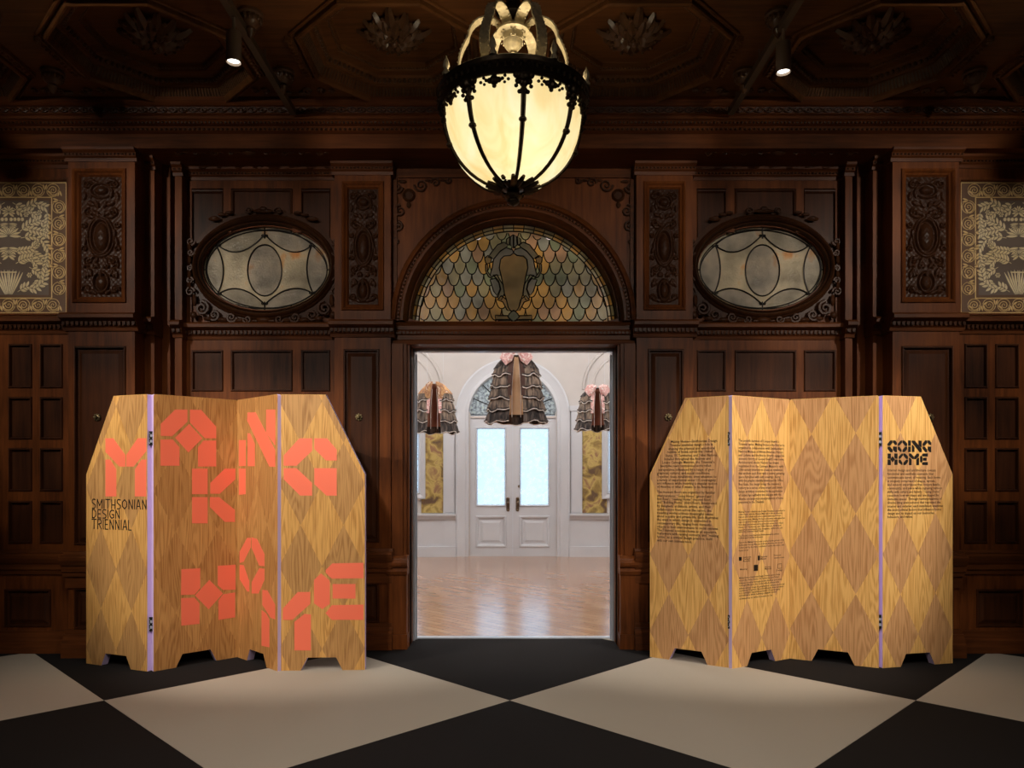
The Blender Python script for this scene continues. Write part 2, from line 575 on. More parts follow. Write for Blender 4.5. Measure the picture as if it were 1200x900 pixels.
# ================================================================== SETTING: panelled wall with the doorway
WB, WK = 6.13, 6.40            # face and back of the wall's mass
ARC_Z, ARC_R = 2.655, .858
DOOR_X, DOOR_Z = .852, 2.474
OV_X, OV_Z, OV_A, OV_B = (290.5*WB/F), Z(315, 6.15), .524, .345
def hole_plate(mb, x0, x1, z0, z1, c, hole, n, ya, yb):
    """rectangle with one opening; hole(theta) gives the opening's point seen from c"""
    angs = [2*PI*i/n for i in range(n)]
    for (px, pz) in ((x0, z0), (x1, z0), (x1, z1), (x0, z1)):
        angs.append(math.atan2(pz-c[1], px-c[0]) % (2*PI))
    angs = sorted(set(round(a, 6) for a in angs))
    inn, out = [], []
    for a in angs:
        d = (math.cos(a), math.sin(a))
        inn.append(hole(a))
        t = 1e9
        if d[0] > 1e-9: t = min(t, (x1-c[0])/d[0])
        if d[0] < -1e-9: t = min(t, (x0-c[0])/d[0])
        if d[1] > 1e-9: t = min(t, (z1-c[1])/d[1])
        if d[1] < -1e-9: t = min(t, (z0-c[1])/d[1])
        out.append((c[0]+d[0]*t, c[1]+d[1]*t))
    o0 = [(x, ya, z) for x, z in out]
    i0 = [(x, ya, z) for x, z in inn]
    i1 = [(x, yb, z) for x, z in inn]
    o1 = [(x, yb, z) for x, z in out]
    mb.loops([o0, i0, i1, o1, o0], False, False)
def arch_hole(c, r, cz, cx=CX):
    def f(a):
        d = (math.cos(a), math.sin(a))
        # ray from c to circle (cx,cz,r) or to the sill line z=cz
        px, pz = c[0]-cx, c[1]-cz
        b = px*d[0]+pz*d[1]
        q = px*px+pz*pz-r*r
        t = -b+math.sqrt(max(b*b-q, 0))
        if d[1] < 0:
            t = min(t, -pz/d[1])
        return (c[0]+d[0]*t, c[1]+d[1]*t)
    return f
mb = MB()
ca = (CX, ARC_Z+.3)
hole_plate(mb, CX-1.0, CX+1.0, ARC_Z-.01, 3.95, ca, arch_hole(ca, ARC_R, ARC_Z), 64, WB-.03, WK)
mb.box(CX-1.0, CX+1.0, WB, WK, DOOR_Z, ARC_Z-.01)
mb.box(CX-5.2, CX+5.2, WB, WK, 3.95, 4.7)
for s in (-1, 1):
    X = lambda v: CX+s*v
    mb.box(X(DOOR_X), X(1.0), WB-.05, WK, 0, DOOR_Z)
    a, b = sorted((X(1.0), X(2.95)))
    mb.box(a, b, WB, WK, 0, 2.5)
    co = (X(OV_X), OV_Z)
    hole_plate(mb, a, b, 2.5, 3.95, co, lambda t: (co[0]+OV_A*math.cos(t), co[1]+OV_B*math.sin(t)), 56, WB, WK)
    mb.box(X(2.95), X(5.2), 5.9, WK, 0, 3.95)
wall = struct(mb.build('wall_far', 'wood'), 'dark carved walnut panelled wall around the doorway', 'wall')

def dentils(mb, x0, x1, y, z0, z1, pitch=.03, d=.018):
    x0, x1 = min(x0, x1), max(x0, x1)
    n = max(1, int((x1-x0)/pitch))
    p = (x1-x0)/n
    for i in range(n):
        a = x0+p*(i+.2)
        mb.box(a, a+p*.6, y-d, y+.01, z0, z1)
def beads(mb, x0, x1, y, z, r=.009, pitch=.03):
    x0, x1 = min(x0, x1), max(x0, x1)
    n = max(1, int((x1-x0)/pitch))
    p = (x1-x0)/n
    for i in range(n):
        mb.ball((x0+p*(i+.5), y, z), r*1.2, r, r, 6, 4)
# ---- cornice runs: (profile steps) ----
def midcornice(x0, x1, y):
    m = MB()
    m.prof_x([(y+.12, 2.515), (y-.012, 2.515), (y-.016, 2.54), (y-.03, 2.55), (y-.034, 2.585), (y-.075, 2.60), (y-.085, 2.605), (y-.085, 2.63), (y-.07, 2.645), (y-.03, 2.655), (y+.12, 2.658)], x0, x1)
    o = m.build('mid_cornice', 'wood_h', wall)
    fixnormals(o)
    d = MB()
    dentils(d, x0, x1, y-.034, 2.555, 2.582, .034, .016)
    d.build('dentil_course', 'carve', o, kind='stuff')
def capcornice(x0, x1, y, z1=3.925):
    m = MB()
    m.prof_x([(y+.1, z1-.10), (y-.008, z1-.10), (y-.012, z1-.075), (y-.03, z1-.065), (y-.03, z1-.04), (y-.055, z1-.025), (y-.06, z1-.008), (y-.06, z1-.002), (y+.1, z1-.002)], x0, x1)
    o = m.build('cap_moulding', 'wood_h', wall)
    fixnormals(o)
    d = MB()
    beads(d, x0, x1, y-.034, z1-.052, .009, .028)
    d.build('bead_course', 'carve', o, kind='stuff')
def dado(x0, x1, y):
    m = MB()
    m.prof_x([(y+.1, .62), (y-.02, .62), (y-.025, .65), (y-.04, .66), (y-.04, .70), (y-.05, .71), (y-.07, .745), (y-.075, .77), (y-.06, .785), (y-.02, .79), (y-.01, .81), (y+.1, .81)], x0, x1)
    o = m.build('dado_rail', 'wood_h', wall)
    fixnormals(o)
def plinth(x0, x1, y):
    m = MB()
    m.prof_x([(y+.1, 0), (y-.045, 0), (y-.045, .10), (y-.03, .115), (y-.03, .135), (y-.012, .155), (y-.008, .175), (y+.1, .175)], x0, x1)
    o = m.build('plinth', 'wood_h', wall)
    fixnormals(o)
def panel(x0, x1, z0, z1, y, deep=.022, field=True, parent=None, mat='panel', name='panel'):
    """a panel sunk behind its frame: bead, groove, bevel and raised field (frame face at y)"""
    m = MB()
    pr = [(0, y-.004), (.006, y-.012), (.014, y-.012), (.02, y+deep*.6), (.03, y+deep*.6)]
    if field:
        pr += [(.032, y+deep*.5), (.06, y+.001), (.064, y+.001)]
    inset_panel(m, x0, x1, z0, z1, pr)
    return m.build(name, mat, parent if parent else wall)
def frame_with_hole(m, x0, x1, z0, z1, holes, y0, y1):
    """flat board from y0 to y1 with rectangular sinkings: split into a grid"""
    x0, x1 = min(x0, x1), max(x0, x1)
    xs = sorted(set([x0, x1]+[h[0] for h in holes]+[h[1] for h in holes]))
    zs = sorted(set([z0, z1]+[h[2] for h in holes]+[h[3] for h in holes]))
    for i in range(len(xs)-1):
        for j in range(len(zs)-1):
            mx, mz = (xs[i]+xs[i+1])/2, (zs[j]+zs[j+1])/2
            if any(h[0] < mx < h[1] and h[2] < mz < h[3] for h in holes):
                continue
            m.box(xs[i], xs[i+1], y0, y1, zs[j], zs[j+1])

# ---- carved relief panels as height fields ----
class Relief:
    """height field; every feature only touches the window of the grid that it covers"""
    def __init__(s, w, h, nx, nz, gap=0.0):
        s.w, s.h, s.nx, s.nz, s.gap = w, h, nx, nz, gap
        s.x, s.z = np.meshgrid(np.linspace(-w/2, w/2, nx), np.linspace(0, h, nz))
        s.H = np.zeros_like(s.x)
    def win(s, x0, x1, z0, z1):
        g = s.gap+.002
        a = int(max(0, math.floor((x0-g+s.w/2)/s.w*(s.nx-1))))
        b = int(min(s.nx, math.ceil((x1+g+s.w/2)/s.w*(s.nx-1))+1))
        c = int(max(0, math.floor((z0-g)/s.h*(s.nz-1))))
        d = int(min(s.nz, math.ceil((z1+g)/s.h*(s.nz-1))+1))
        if b <= a or d <= c:
            return None
        return (slice(c, d), slice(a, b))
    def put(s, w, val, near=None):
        old = s.H[w]
        if s.gap and near is not None:
            old = np.where(near, 0, old)
        s.H[w] = np.maximum(old, val)
    def boss(s, cx, cz, rx, rz, k, pw=.5):
        w = s.win(cx-rx, cx+rx, cz-rz, cz+rz)
        if w is None:
            return
        x, z = s.x[w], s.z[w]
        d = ((x-cx)/rx)**2+((z-cz)/rz)**2
        near = ((x-cx)/(rx+s.gap))**2+((z-cz)/(rz+s.gap))**2 < 1
        s.put(w, k*np.clip(1-d, 0, 1)**pw, near)
    def ring(s, cx, cz, rx, rz, wd, k):
        w = s.win(cx-rx-wd, cx+rx+wd, cz-rz-wd, cz+rz+wd)
        if w is None:
            return
        d = np.sqrt(((s.x[w]-cx)/rx)**2+((s.z[w]-cz)/rz)**2)
        e = np.abs(d-1)*min(rx, rz)/wd
        s.put(w, k*np.sqrt(np.clip(1-e*e, 0, 1)))
    def stroke(s, pts, wd, k):
        for i in range(len(pts)-1):
            (ax, az), (bx, bz) = pts[i], pts[i+1]
            ww = wd*(1-.6*i/len(pts))
            w = s.win(min(ax, bx)-ww, max(ax, bx)+ww, min(az, bz)-ww, max(az, bz)+ww)
            if w is None:
                continue
            vx, vz = bx-ax, bz-az
            L = vx*vx+vz*vz+1e-12
            x, z = s.x[w], s.z[w]
            t = np.clip(((x-ax)*vx+(z-az)*vz)/L, 0, 1)
            d = ((x-ax-t*vx)**2+(z-az-t*vz)**2)/(ww*ww)
            s.put(w, k*np.sqrt(np.clip(1-d, 0, 1)))
    def leaf(s, cx, cz, ang, ln, wd, k):
        c, q = math.cos(ang), math.sin(ang)
        ex, ez = cx+ln*c, cz+ln*q
        w = s.win(min(cx, ex)-wd, max(cx, ex)+wd, min(cz, ez)-wd, max(cz, ez)+wd)
        if w is None:
            return
        x, z = s.x[w], s.z[w]
        u = (x-cx)*c+(z-cz)*q
        v = -(x-cx)*q+(z-cz)*c
        t = np.clip(u/ln, 0, 1)
        half = wd*np.sin(PI*t)**.8+1e-6
        e = np.abs(v)/half
        ok = (u > 0) & (u < ln)
        b = np.sqrt(np.clip(1-e*e, 0, 1))*(1-.35*np.exp(-(e/.18)**2))
        near = (u > -s.gap) & (u < ln+s.gap) & (np.abs(v) < half+s.gap)
        s.put(w, np.where(ok, k*b, 0), near)
    def sym(s, fn, *a, **kw):
        for sg in (-1, 1):
            fn(sg, *a, **kw)
    def mesh(s, name):
        nx, nz = s.nx, s.nz
        vs_ = np.stack([s.x, -s.H, s.z], -1).reshape(-1, 3)
        idx = np.arange(nx*nz).reshape(nz, nx)
        f = np.stack([idx[:-1, :-1], idx[:-1, 1:], idx[1:, 1:], idx[1:, :-1]], -1).reshape(-1, 4)
        me = bpy.data.meshes.new(name)
        me.from_pydata(vs_.tolist(), [], f.tolist())
        me.polygons.foreach_set('use_smooth', [True]*len(me.polygons))
        me.update()
        return me
def sp2(cx, cz, r0, turns, a0, sg, n=20, decay=.1):
    return [(p[0], p[2]) for p in spiral(cx, cz, r0, turns, a0, sg, n, 0, decay)]
def carved_mesh(w, h, name, nx=76, nz=200):
    q = Relief(w, h, nx, nz)
    k = .02
    u = w/2
    # helmet-like crest
    q.boss(0, h*.885, u*.34, h*.035, k*1.5)
    q.ring(0, h*.885, u*.52, h*.06, .008, k*.9)
    # middle oval cartouche
    q.boss(0, h*.50, u*.36, h*.115, k*1.7)
    q.ring(0, h*.50, u*.50, h*.145, .009, k*1.2)
    q.ring(0, h*.50, u*.66, h*.165, .006, k*.9)
    # lower cartouche
    q.boss(0, h*.12, u*.26, h*.06, k*1.4)
    q.ring(0, h*.12, u*.38, h*.085, .009, k*1.2)
    q.leaf(0, h*.16, PI/2, h*.06, u*.14, k*1.6)
    for sg in (-1, 1):
        for (cx, cz, r, tn, a0, dr) in ((.62, .30, .26, 1.6, -PI/2, 1), (.60, .70, .24, 1.5, PI/2, -1), (.70, .94, .2, 1.5, PI, 1),
                                        (.72, .06, .22, 1.5, 0, 1), (.80, .60, .15, 1.2, 0, -1), (.80, .40, .15, 1.2, 0, 1), (.28, .255, .15, 1.3, PI, -1)):
            q.stroke(sp2(sg*cx*u, cz*h, r*u, tn, a0 if sg > 0 else PI-a0, dr*sg), .0085, k)
        for (cx, cz, a, ln, wd) in ((.1, .66, 70, .35, .10), (.2, .68, 40, .4, .11), (.3, .66, 10, .42, .1), (.1, .74, 60, .4, .12), (.3, .76, 25, .45, .12),
                                    (.15, .33, -60, .35, .1), (.3, .34, -25, .42, .1), (.45, .17, 70, .45, .12), (.62, .16, 85, .5, .12), (.8, .15, 95, .4, .1),
                                    (.5, .03, 50, .4, .12), (.2, .02, 35, .4, .1), (.66, .48, 85, .5, .09), (.75, .5, -80, .5, .09), (.5, .82, 80, .45, .1),
                                    (.85, .8, 100, .45, .1), (.3, .97, 0, .45, .1), (.1, .94, 20, .4, .09), (.82, .24, 90, .35, .09), (.1, .24, 50, .35, .1)):
            ang = R(a) if sg > 0 else PI-R(a)
            q.leaf(sg*cx*u, cz*h, ang, ln*u, wd*u, k*(.8+.5*random.random()))
    q.leaf(0, .64*h, PI/2, .3*u, .12*u, k*1.4)
    q.H += .0012*np.sin(q.x*170)*np.sin(q.z*150)
    return q.mesh(name)
CARVE_A = carved_mesh(.236, .938, 'carved_panel', 70, 220)
CARVE_B = carved_mesh(.312, .933, 'carved_panel', 84, 220)

def damask_mesh(w, h):
    nx, nz = 420, 472
    q = Relief(w, h, nx, nz, .0032)
    k = .004
    bw = .135
    ix, iz = w/2-bw, bw              # inner field edges
    # rope borders
    def rope(x0, z0, x1, z1, wd):
        L = math.hypot(x1-x0, z1-z0)
        n = int(L/.024)
        for i in range(n):
            a, b = (i+.12)/n, (i+.82)/n
            q.stroke([(x0+(x1-x0)*a, z0+(z1-z0)*a), (x0+(x1-x0)*b, z0+(z1-z0)*b)], wd, k)
    for (e, wd) in ((.008, .0048), (bw-.012, .0052)):
        for (a, b, c, d) in ((-w/2+e, e, w/2-e, e), (-w/2+e, h-e, w/2-e, h-e), (-w/2+e, e, -w/2+e, h-e), (w/2-e, e, w/2-e, h-e)):
            rope(a, b, c, d, wd)
    def run(x0, z0, x1, z1):
        L = math.hypot(x1-x0, z1-z0)
        n = int(round(L/.125))
        dx, dz = (x1-x0)/L, (z1-z0)/L
        nx_, nz_ = -dz, dx
        for i in range(n):
            t = (i+.5)*L/n
            sd = 1 if i % 2 else -1
            cx, cz = x0+dx*t, z0+dz*t
            a0 = math.atan2(dz, dx)
            q.stroke(sp2(cx, cz, .044, 2.2, a0+(PI if sd > 0 else 0), sd, 26, .05), .0046, k)
            q.ring(cx, cz, .05, .05, .003, k)
            for e in (-.6, .6, 0):
                q.leaf(cx+dx*.05*(1 if e >= 0 else -1), cz+dz*.05*(1 if e >= 0 else -1), a0+sd*(1.2+e), .05, .008, k)
    c = bw/2
    run(-w/2+bw*.4, c, w/2-bw*.4, c)
    run(-w/2+bw*.4, h-c, w/2-bw*.4, h-c)
    run(-w/2+c, bw, -w/2+c, h-bw)
    run(w/2-c, bw, w/2-c, h-bw)
    fh = h-2*bw
    def at(u, v):
        return u*ix, iz+v*fh
    def spray(pts, ln, wd, n):
        """pairs of leaves along a curved stem"""
        P = [at(*p) for p in pts]
        st = []
        for i in range(n+1):
            t = i/n*(len(P)-1)
            j = min(int(t), len(P)-2)
            e = t-j
            st.append((P[j][0]*(1-e)+P[j+1][0]*e, P[j][1]*(1-e)+P[j+1][1]*e))
        q.stroke(st, .003, k*.8)
        for i in range(1, n+1):
            a = math.atan2(st[i][1]-st[i-1][1], st[i][0]-st[i-1][0])
            for sd in (-.75, .75):
                q.leaf(st[i][0], st[i][1], a+sd, ln*1.12, wd*1.05, k)
    for sg in (-1, 1):
        m = lambda L: [(sg*a, b) for a, b in L]
        spray(m([(.1, .96), (.35, .90), (.62, .96), (.85, .92)]), .045, .010, 9)
        spray(m([(.25, .66), (.5, .74), (.72, .78), (.9, .74)]), .05, .010, 9)
        spray(m([(.3, .60), (.55, .62), (.8, .58), (.93, .50)]), .046, .010, 8)
        spray(m([(.42, .50), (.60, .44), (.80, .38), (.9, .32)]), .05, .010, 8)
        spray(m([(.18, .34), (.34, .38), (.52, .40), (.66, .34)]), .052, .011, 8)
        spray(m([(.12, .90), (.3, .86), (.5, .88), (.62, .84)]), .04, .010, 7)
        spray(m([(.40, .70), (.6, .68), (.8, .66), (.92, .64)]), .042, .010, 7)
        spray(m([(.50, .30), (.66, .26), (.8, .20), (.7, .14)]), .04, .010, 7)
        spray(m([(.12, .46), (.3, .47), (.5, .48), (.62, .52)]), .04, .010, 7)
        spray(m([(.92, .88), (.94, .80), (.9, .70)]), .035, .009, 5)
        spray(m([(.94, .48), (.94, .40), (.88, .30)]), .035, .009, 5)
        spray(m([(.22, .05), (.4, .10), (.62, .08), (.82, .14), (.88, .24)]), .046, .011, 11)
        for (u, v) in ((.5, .22), (.7, .54), (.74, .86), (.42, .84)):
            x, z = at(sg*u, v)
            for t in range(7):
                q.boss(x+.014*math.cos(t*1.05)*(t > 0), z+.014*math.sin(t*1.05)*(t > 0), .0075, .0075, k)
        for t in range(4):
            x, z = at(sg*(.06+.09*t), .79)
            q.boss(x, z, .014, .016, k)
        for t in range(5):
            x, z = at(sg*.02, .62)
            q.leaf(x, z, R(85-22*t) if sg > 0 else PI-R(85-22*t), .095, .011, k)
            x, z = at(0, .42)
            q.leaf(x, z, R(75-28*t) if sg > 0 else PI-R(75-28*t), .06, .010, k)
            x, z = at(sg*.02*t, .02)
            q.leaf(x, z, R(88-6*t) if sg > 0 else PI-R(88-6*t), .20, .008, k)
            x, z = at(0, .86)
            q.leaf(x, z, R(80-30*t) if sg > 0 else PI-R(80-30*t), .055, .010, k)
            x, z = at(0, .745)
            q.leaf(x, z, -R(60-14*t) if sg > 0 else PI+R(60-14*t), .07, .008, k)
            x, z = at(0, .50)
            q.leaf(x, z, -R(80-18*t) if sg > 0 else PI+R(80-18*t), .08, .010, k)
    x, z = at(0, .25)
    q.stroke([(x-.06, z), (x+.06, z)], .006, k)
    msk = np.clip(q.H/k*1.9-.25, 0, 1)
    inner = (np.abs(q.x) < ix-.012) & (q.z > iz+.012) & (q.z < h-iz-.012)
    g = lambda c_: np.array(lin(c_))
    rs = np.random.RandomState(3)
    blotch = np.zeros_like(q.x)
    for _ in range(60):
        cx, cz, r = rs.uniform(-w/2, w/2), rs.uniform(0, h), rs.uniform(.05, .16)
        blotch += rs.uniform(-1, 1)*np.exp(-((q.x-cx)**2+(q.z-cz)**2)/(r*r))
    blotch = np.clip(.5+.3*blotch, 0, 1)[..., None]
    ground = np.where(inner[..., None], g((92, 76, 62))*(1-blotch)+g((112, 98, 88))*blotch, g((104, 72, 46))*(1-blotch)+g((92, 66, 46))*blotch)
    gold = np.where(inner[..., None], g((212, 190, 142))*(1-blotch)+g((222, 208, 172))*blotch, g((222, 188, 124))*(1-blotch)+g((206, 176, 122))*blotch)
    colr = ground*(1-msk[..., None])+gold*msk[..., None]
    me = q.mesh('embossed_panel')
    ca_ = me.color_attributes.new('pattern', 'FLOAT_COLOR', 'POINT')
    rgba = np.concatenate([colr.reshape(-1, 3), np.ones((nx*nz, 1))], 1).astype(np.float32)
    ca_.data.foreach_set('color', rgba.ravel())
    me.materials.append(M['damask'])
    return me
DAM_W, DAM_H = .93, 1.045
DAMASK = damask_mesh(DAM_W, DAM_H)
for me_ in (CARVE_A, CARVE_B):
    me_.materials.append(M['carve'])
def put(me, name, loc, parent, sx=1):
    o = bpy.data.objects.new(name, me)
    COL.objects.link(o)
    o.parent = parent
    o.location = Vector(loc)-wloc(parent)
    o.scale = (sx, 1, 1)
    return o

def rosette_pull(x, y, z, parent):
    m = MB()
    m.lathe([(.001, y-.03), (.008, y-.03), (.012, y-.022), (.010, y-.016), (.020, y-.012), (.024, y-.004), (.024, y)], 0, 0, 16)
    # the lathe turns about z: tip it so that it faces the hall
    m.v = [(x+a, zz, z+b) for (a, b, zz) in m.v]
    for i in range(8):
        t = 2*PI*i/8
        m.ball((x+.022*math.cos(t), y-.008, z+.022*math.sin(t)), .009, .006, .009, 6, 4)
    m.build('rosette_pull', 'brass', parent, True)

def pilaster(x0, x1, y, carve, cx0, cx1, cz0, cz1, lz0, lz1, lx0, lx1, sgn, pull=True):
    """shaft with a carved sinking above the mid cornice and a tall panel below it"""
    m = MB()
    frame_with_hole(m, x0, x1, 0, 3.92, [(cx0-.03, cx1+.03, cz0-.03, cz1+.03), (lx0, lx1, lz0, lz1), (lx0, lx1, .21, .53)], y, y+.05)
    m.box(x0, x1, y+.05, WB, 0, 3.92)
    p = m.build('pilaster', 'wood', wall)
    fr = MB()
    fr.loops([rect(cx0-e, cx1+e, cz0-e, cz1+e, yy) for e, yy in ((.055, y+.001), (.05, y-.014), (.04, y-.018), (.03, y-.010), (.022, y+.004), (.01, y+.012), (0, y+.03))], False, False)
    fr.build('panel_frame', 'wood', p)
    w = carve[1]
    o = put(carve[0], 'carved_panel', ((cx0+cx1)/2, y+.03, cz0), p)
    lp = panel(lx0, lx1, lz0, lz1, y, .03, True, p, 'panel', 'raised_panel')
    panel(lx0, lx1, .21, .53, y, .03, True, p, 'panel', 'raised_panel')
    if pull:
        rosette_pull((lx0+lx1)/2+sgn*.02, y, Z(489, y), p)
    midcornice(x0-.03, x1+.03, y)
    capcornice(x0-.02, x1+.02, y)
    dado(x0-.02, x1+.02, y-.02)
    plinth(x0-.02, x1+.02, y-.02)
    b = MB()
    b.box(x0-.012, x1+.012, y-.022, y+.02, .175, .21)
    b.box(x0-.012, x1+.012, y-.022, y+.02, .53, .62)
    b.build('pedestal_rail', 'wood_h', p)

for s in (-1, 1):
    X = lambda v: CX+s*v
    def XX(a, b):
        return tuple(sorted((X(a), X(b))))
    # pilaster beside the door
    x0, x1 = XX(.993, 1.448)
    c0, c1 = XX(1.102, 1.338)
    l0, l1 = XX(1.085, 1.375)
    pilaster(x0, x1, 6.0, (CARVE_A, .236), c0, c1, 2.786, 3.724, .86, 2.42, l0, l1, s)
    # wide pilaster
    x0, x1 = XX(2.932, 3.447)
    c0, c1 = XX(3.05, 3.362)
    l0, l1 = XX(3.0, 3.4)
    pilaster(x0, x1, 5.745, (CARVE_B, .312), c0, c1, 2.787, 3.72, .86, 2.40, l0, l1, s)
    # narrow stepped strips between the wide pilaster and the oval's bay
    for (a, b, y) in ((2.855, 2.94, 5.9), (2.69, 2.747, 6.02)):
        x0, x1 = XX(a, b)
        m = MB()
        m.box(x0, x1, y, WB+.01, 0, 3.92)
        if y < 6:
            m.box(*XX(2.79, 2.95), y+.13, WB+.01, 0, 3.92)
        m.build('narrow_pilaster', 'wood', wall)
        midcornice(x0-.012, x1+.012, y)
        capcornice(x0-.012, x1+.012, y)
        dado(x0-.01, x1+.01, y)
        plinth(x0-.01, x1+.01, y)
    # ---- oval bay
    yb = WB
    x0, x1 = XX(1.448, 2.69)
    midcornice(x0, x1, yb-.02)
    capcornice(x0, x1, yb-.02)
    dado(x0, x1, yb-.02)
    plinth(x0, x1, yb-.02)
    up = [(.0+off-.0) for off in ()]
    cols = [(602-388, 602-354), (602-344, 602-272), (602-263, 602-226)]
    holes = []
    for (a, b) in cols:
        q0, q1 = XX(a*yb/F, b*yb/F)
        holes.append((q0, q1))
    kf = yb-.022
    m = MB()
    frame_with_hole(m, x0, x1, .81, 2.515, [(a, b, z0, z1) for a, b in holes for z0, z1 in ((2.09, 2.43), (.9, 2.0))]+[], kf, yb)
    for (a, b, c, d) in ((x0, x1, 3.76, 3.83),):
        m.box(a, b, kf, yb, c, d)
    # stiles above the oval
    xs = sorted([x0, x1]+[v for h in holes for v in h])
    for i in (0, 2, 4, 6):
        m.box(xs[i], xs[i+1], kf, yb, 3.40 if i in (2, 4) else 2.66, 3.76)
    m.build('bay_framing', 'wood', wall)
    for i, (a, b) in enumerate(holes):
        panel(a, b, 2.09, 2.43, kf, .02, False)
        panel(a, b, .9, 2.0, kf, .02, False)
    for i, (a, b) in enumerate(holes):
        zc = 3.44 if i == 1 else 3.30
        m = MB()
        # shallow panel whose lower edge follows the oval
        n = 10
        bot = []
        for j in range(n+1):
            xx = a+(b-a)*j/n
            dx = (xx-X(OV_X))/.60
            zz = OV_Z+.43*math.sqrt(max(0, 1-dx*dx)) if abs(dx) < 1 else OV_Z
            bot.append((xx, max(zz, 3.2)))
        lp = [(q, z) for q, z in bot]+[(b, 3.755), (a, 3.755)]
        mx = sum(q[0] for q in lp)/len(lp)
        mz = sum(q[1] for q in lp)/len(lp)
        def sh(e, y):
            return [(q+(mx-q)*e, y, z+(mz-z)*e) for q, z in lp]
        m.loops([sh(0, kf+.002), sh(.03, kf-.006), sh(.06, kf-.004), sh(.10, kf+.014)])
        m.build('panel', 'panel', wall)
    # carved band under the entablature
    m = MB()
    zc = 3.985
    nsc = 9
    for i in range(nsc):
        xx = x0+(x1-x0)*(i+.5)/nsc
        if i == nsc//2:
            m.ball((xx, 5.80, 3.93), .06, .03, .035)
            continue
        m.tube(spiral(xx, 3.925, .03, 1.4, 0, 1 if i % 2 else -1, 14, 5.80), .007, 5)
        m.ball((xx+.05, 5.80, 3.925), .03, .012, .012, 6, 4)
    m.build('carved_band', 'carve', wall, True)
    # ---- left and right bays beyond the wide pilasters
    ya = 5.87
    x0, x1 = XX(3.447, 5.2)
    dmx = 3.536+DAM_W/2
    m = MB()
    d0, d1 = XX(3.536, 3.536+DAM_W)
    wins = []
    kk = ya/F
    colx = [(528*kk, 555*kk), (564*kk, 592*kk), (602*kk, 630*kk), (640*kk, 668*kk), (678*kk, 706*kk), (716*kk, 744*kk)]
    rowz = [(2.088, 2.439), (1.683, 2.02), (1.272, 1.616), (.86, 1.198)]
    hl = [(d0, d1, 2.68, 3.725)]
    for (a, b) in colx:
        for (c, d) in rowz:
            hl.append((*XX(a, b), c, d))
    bp = [(542*kk, 597*kk), (612*kk, 668*kk), (684*kk, 740*kk)]
    for (a, b) in bp:
        hl.append((*XX(a, b), .2, .5))
    frame_with_hole(m, x0, x1, 0, 3.92, hl, ya, ya+.04)
    m.build('bay_framing', 'wood', wall)
    for (a, b) in colx:
        for (c, d) in rowz:
            panel(*XX(a, b), c, d, ya, .025, False)
    for (a, b) in bp:
        panel(*XX(a, b), .2, .5, ya, .03, True)
    fr = MB()
    fr.loops([rect(d0-e, d1+e, 2.68-e*.5, 3.725+e, yy) for e, yy in ((.03, ya+.001), (.026, ya-.012), (.008, ya-.012), (0, ya+.014))], False, False)
    fo = fr.build('panel_frame', 'wood', wall)
    put(DAMASK, 'embossed_panel', ((d0+d1)/2, ya+.012, 2.68), wall)
    midcornice(x0, x1, ya)
    capcornice(x0, x1, ya)
    dado(x0, x1, ya)
    plinth(x0, x1, ya)

# ---- spandrels, archivolt, lintel, jambs
AF = 6.03
m = MB()
N = 64
prof = [(.995, 6.10), (.995, 6.015), (.985, 6.0), (.955, 5.99), (.945, 6.012), (.925, 6.012), (.915, 6.0), (.895, 6.0), (.885, 6.03), (.872, 6.05), (.866, 6.12), (.858, 6.20)]
m.loops([[(CX+r*math.cos(PI*j/N), y, ARC_Z+r*math.sin(PI*j/N)) for j in range(N+1)] for r, y in prof], False, False, False)
m.build('archivolt', 'wood_h', wall, True)
m = MB()
for j in range(96):
    t = PI*(j+.5)/96
    m.ball((CX+.935*math.cos(t), 6.008, ARC_Z+.935*math.sin(t)), .010, .010, .010, 6, 4)
m.build('arch_beading', 'carve', wall, kind='stuff')
m = MB()
m.prof_x([(6.2, 2.47), (6.06, 2.47), (6.055, 2.50), (6.07, 2.51), (6.07, 2.545), (6.05, 2.55), (6.04, 2.58), (6.06, 2.59), (6.06, 2.62), (6.04, 2.64), (6.05, 2.655), (6.2, 2.655)], CX-.99, CX+.99)
o = m.build('lintel', 'wood_h', wall)
fixnormals(o)
m = MB()
dentils(m, CX-.97, CX+.97, 6.055, 2.553, 2.575, .03, .012)
m.build('dentil_course', 'carve', o, kind='stuff')
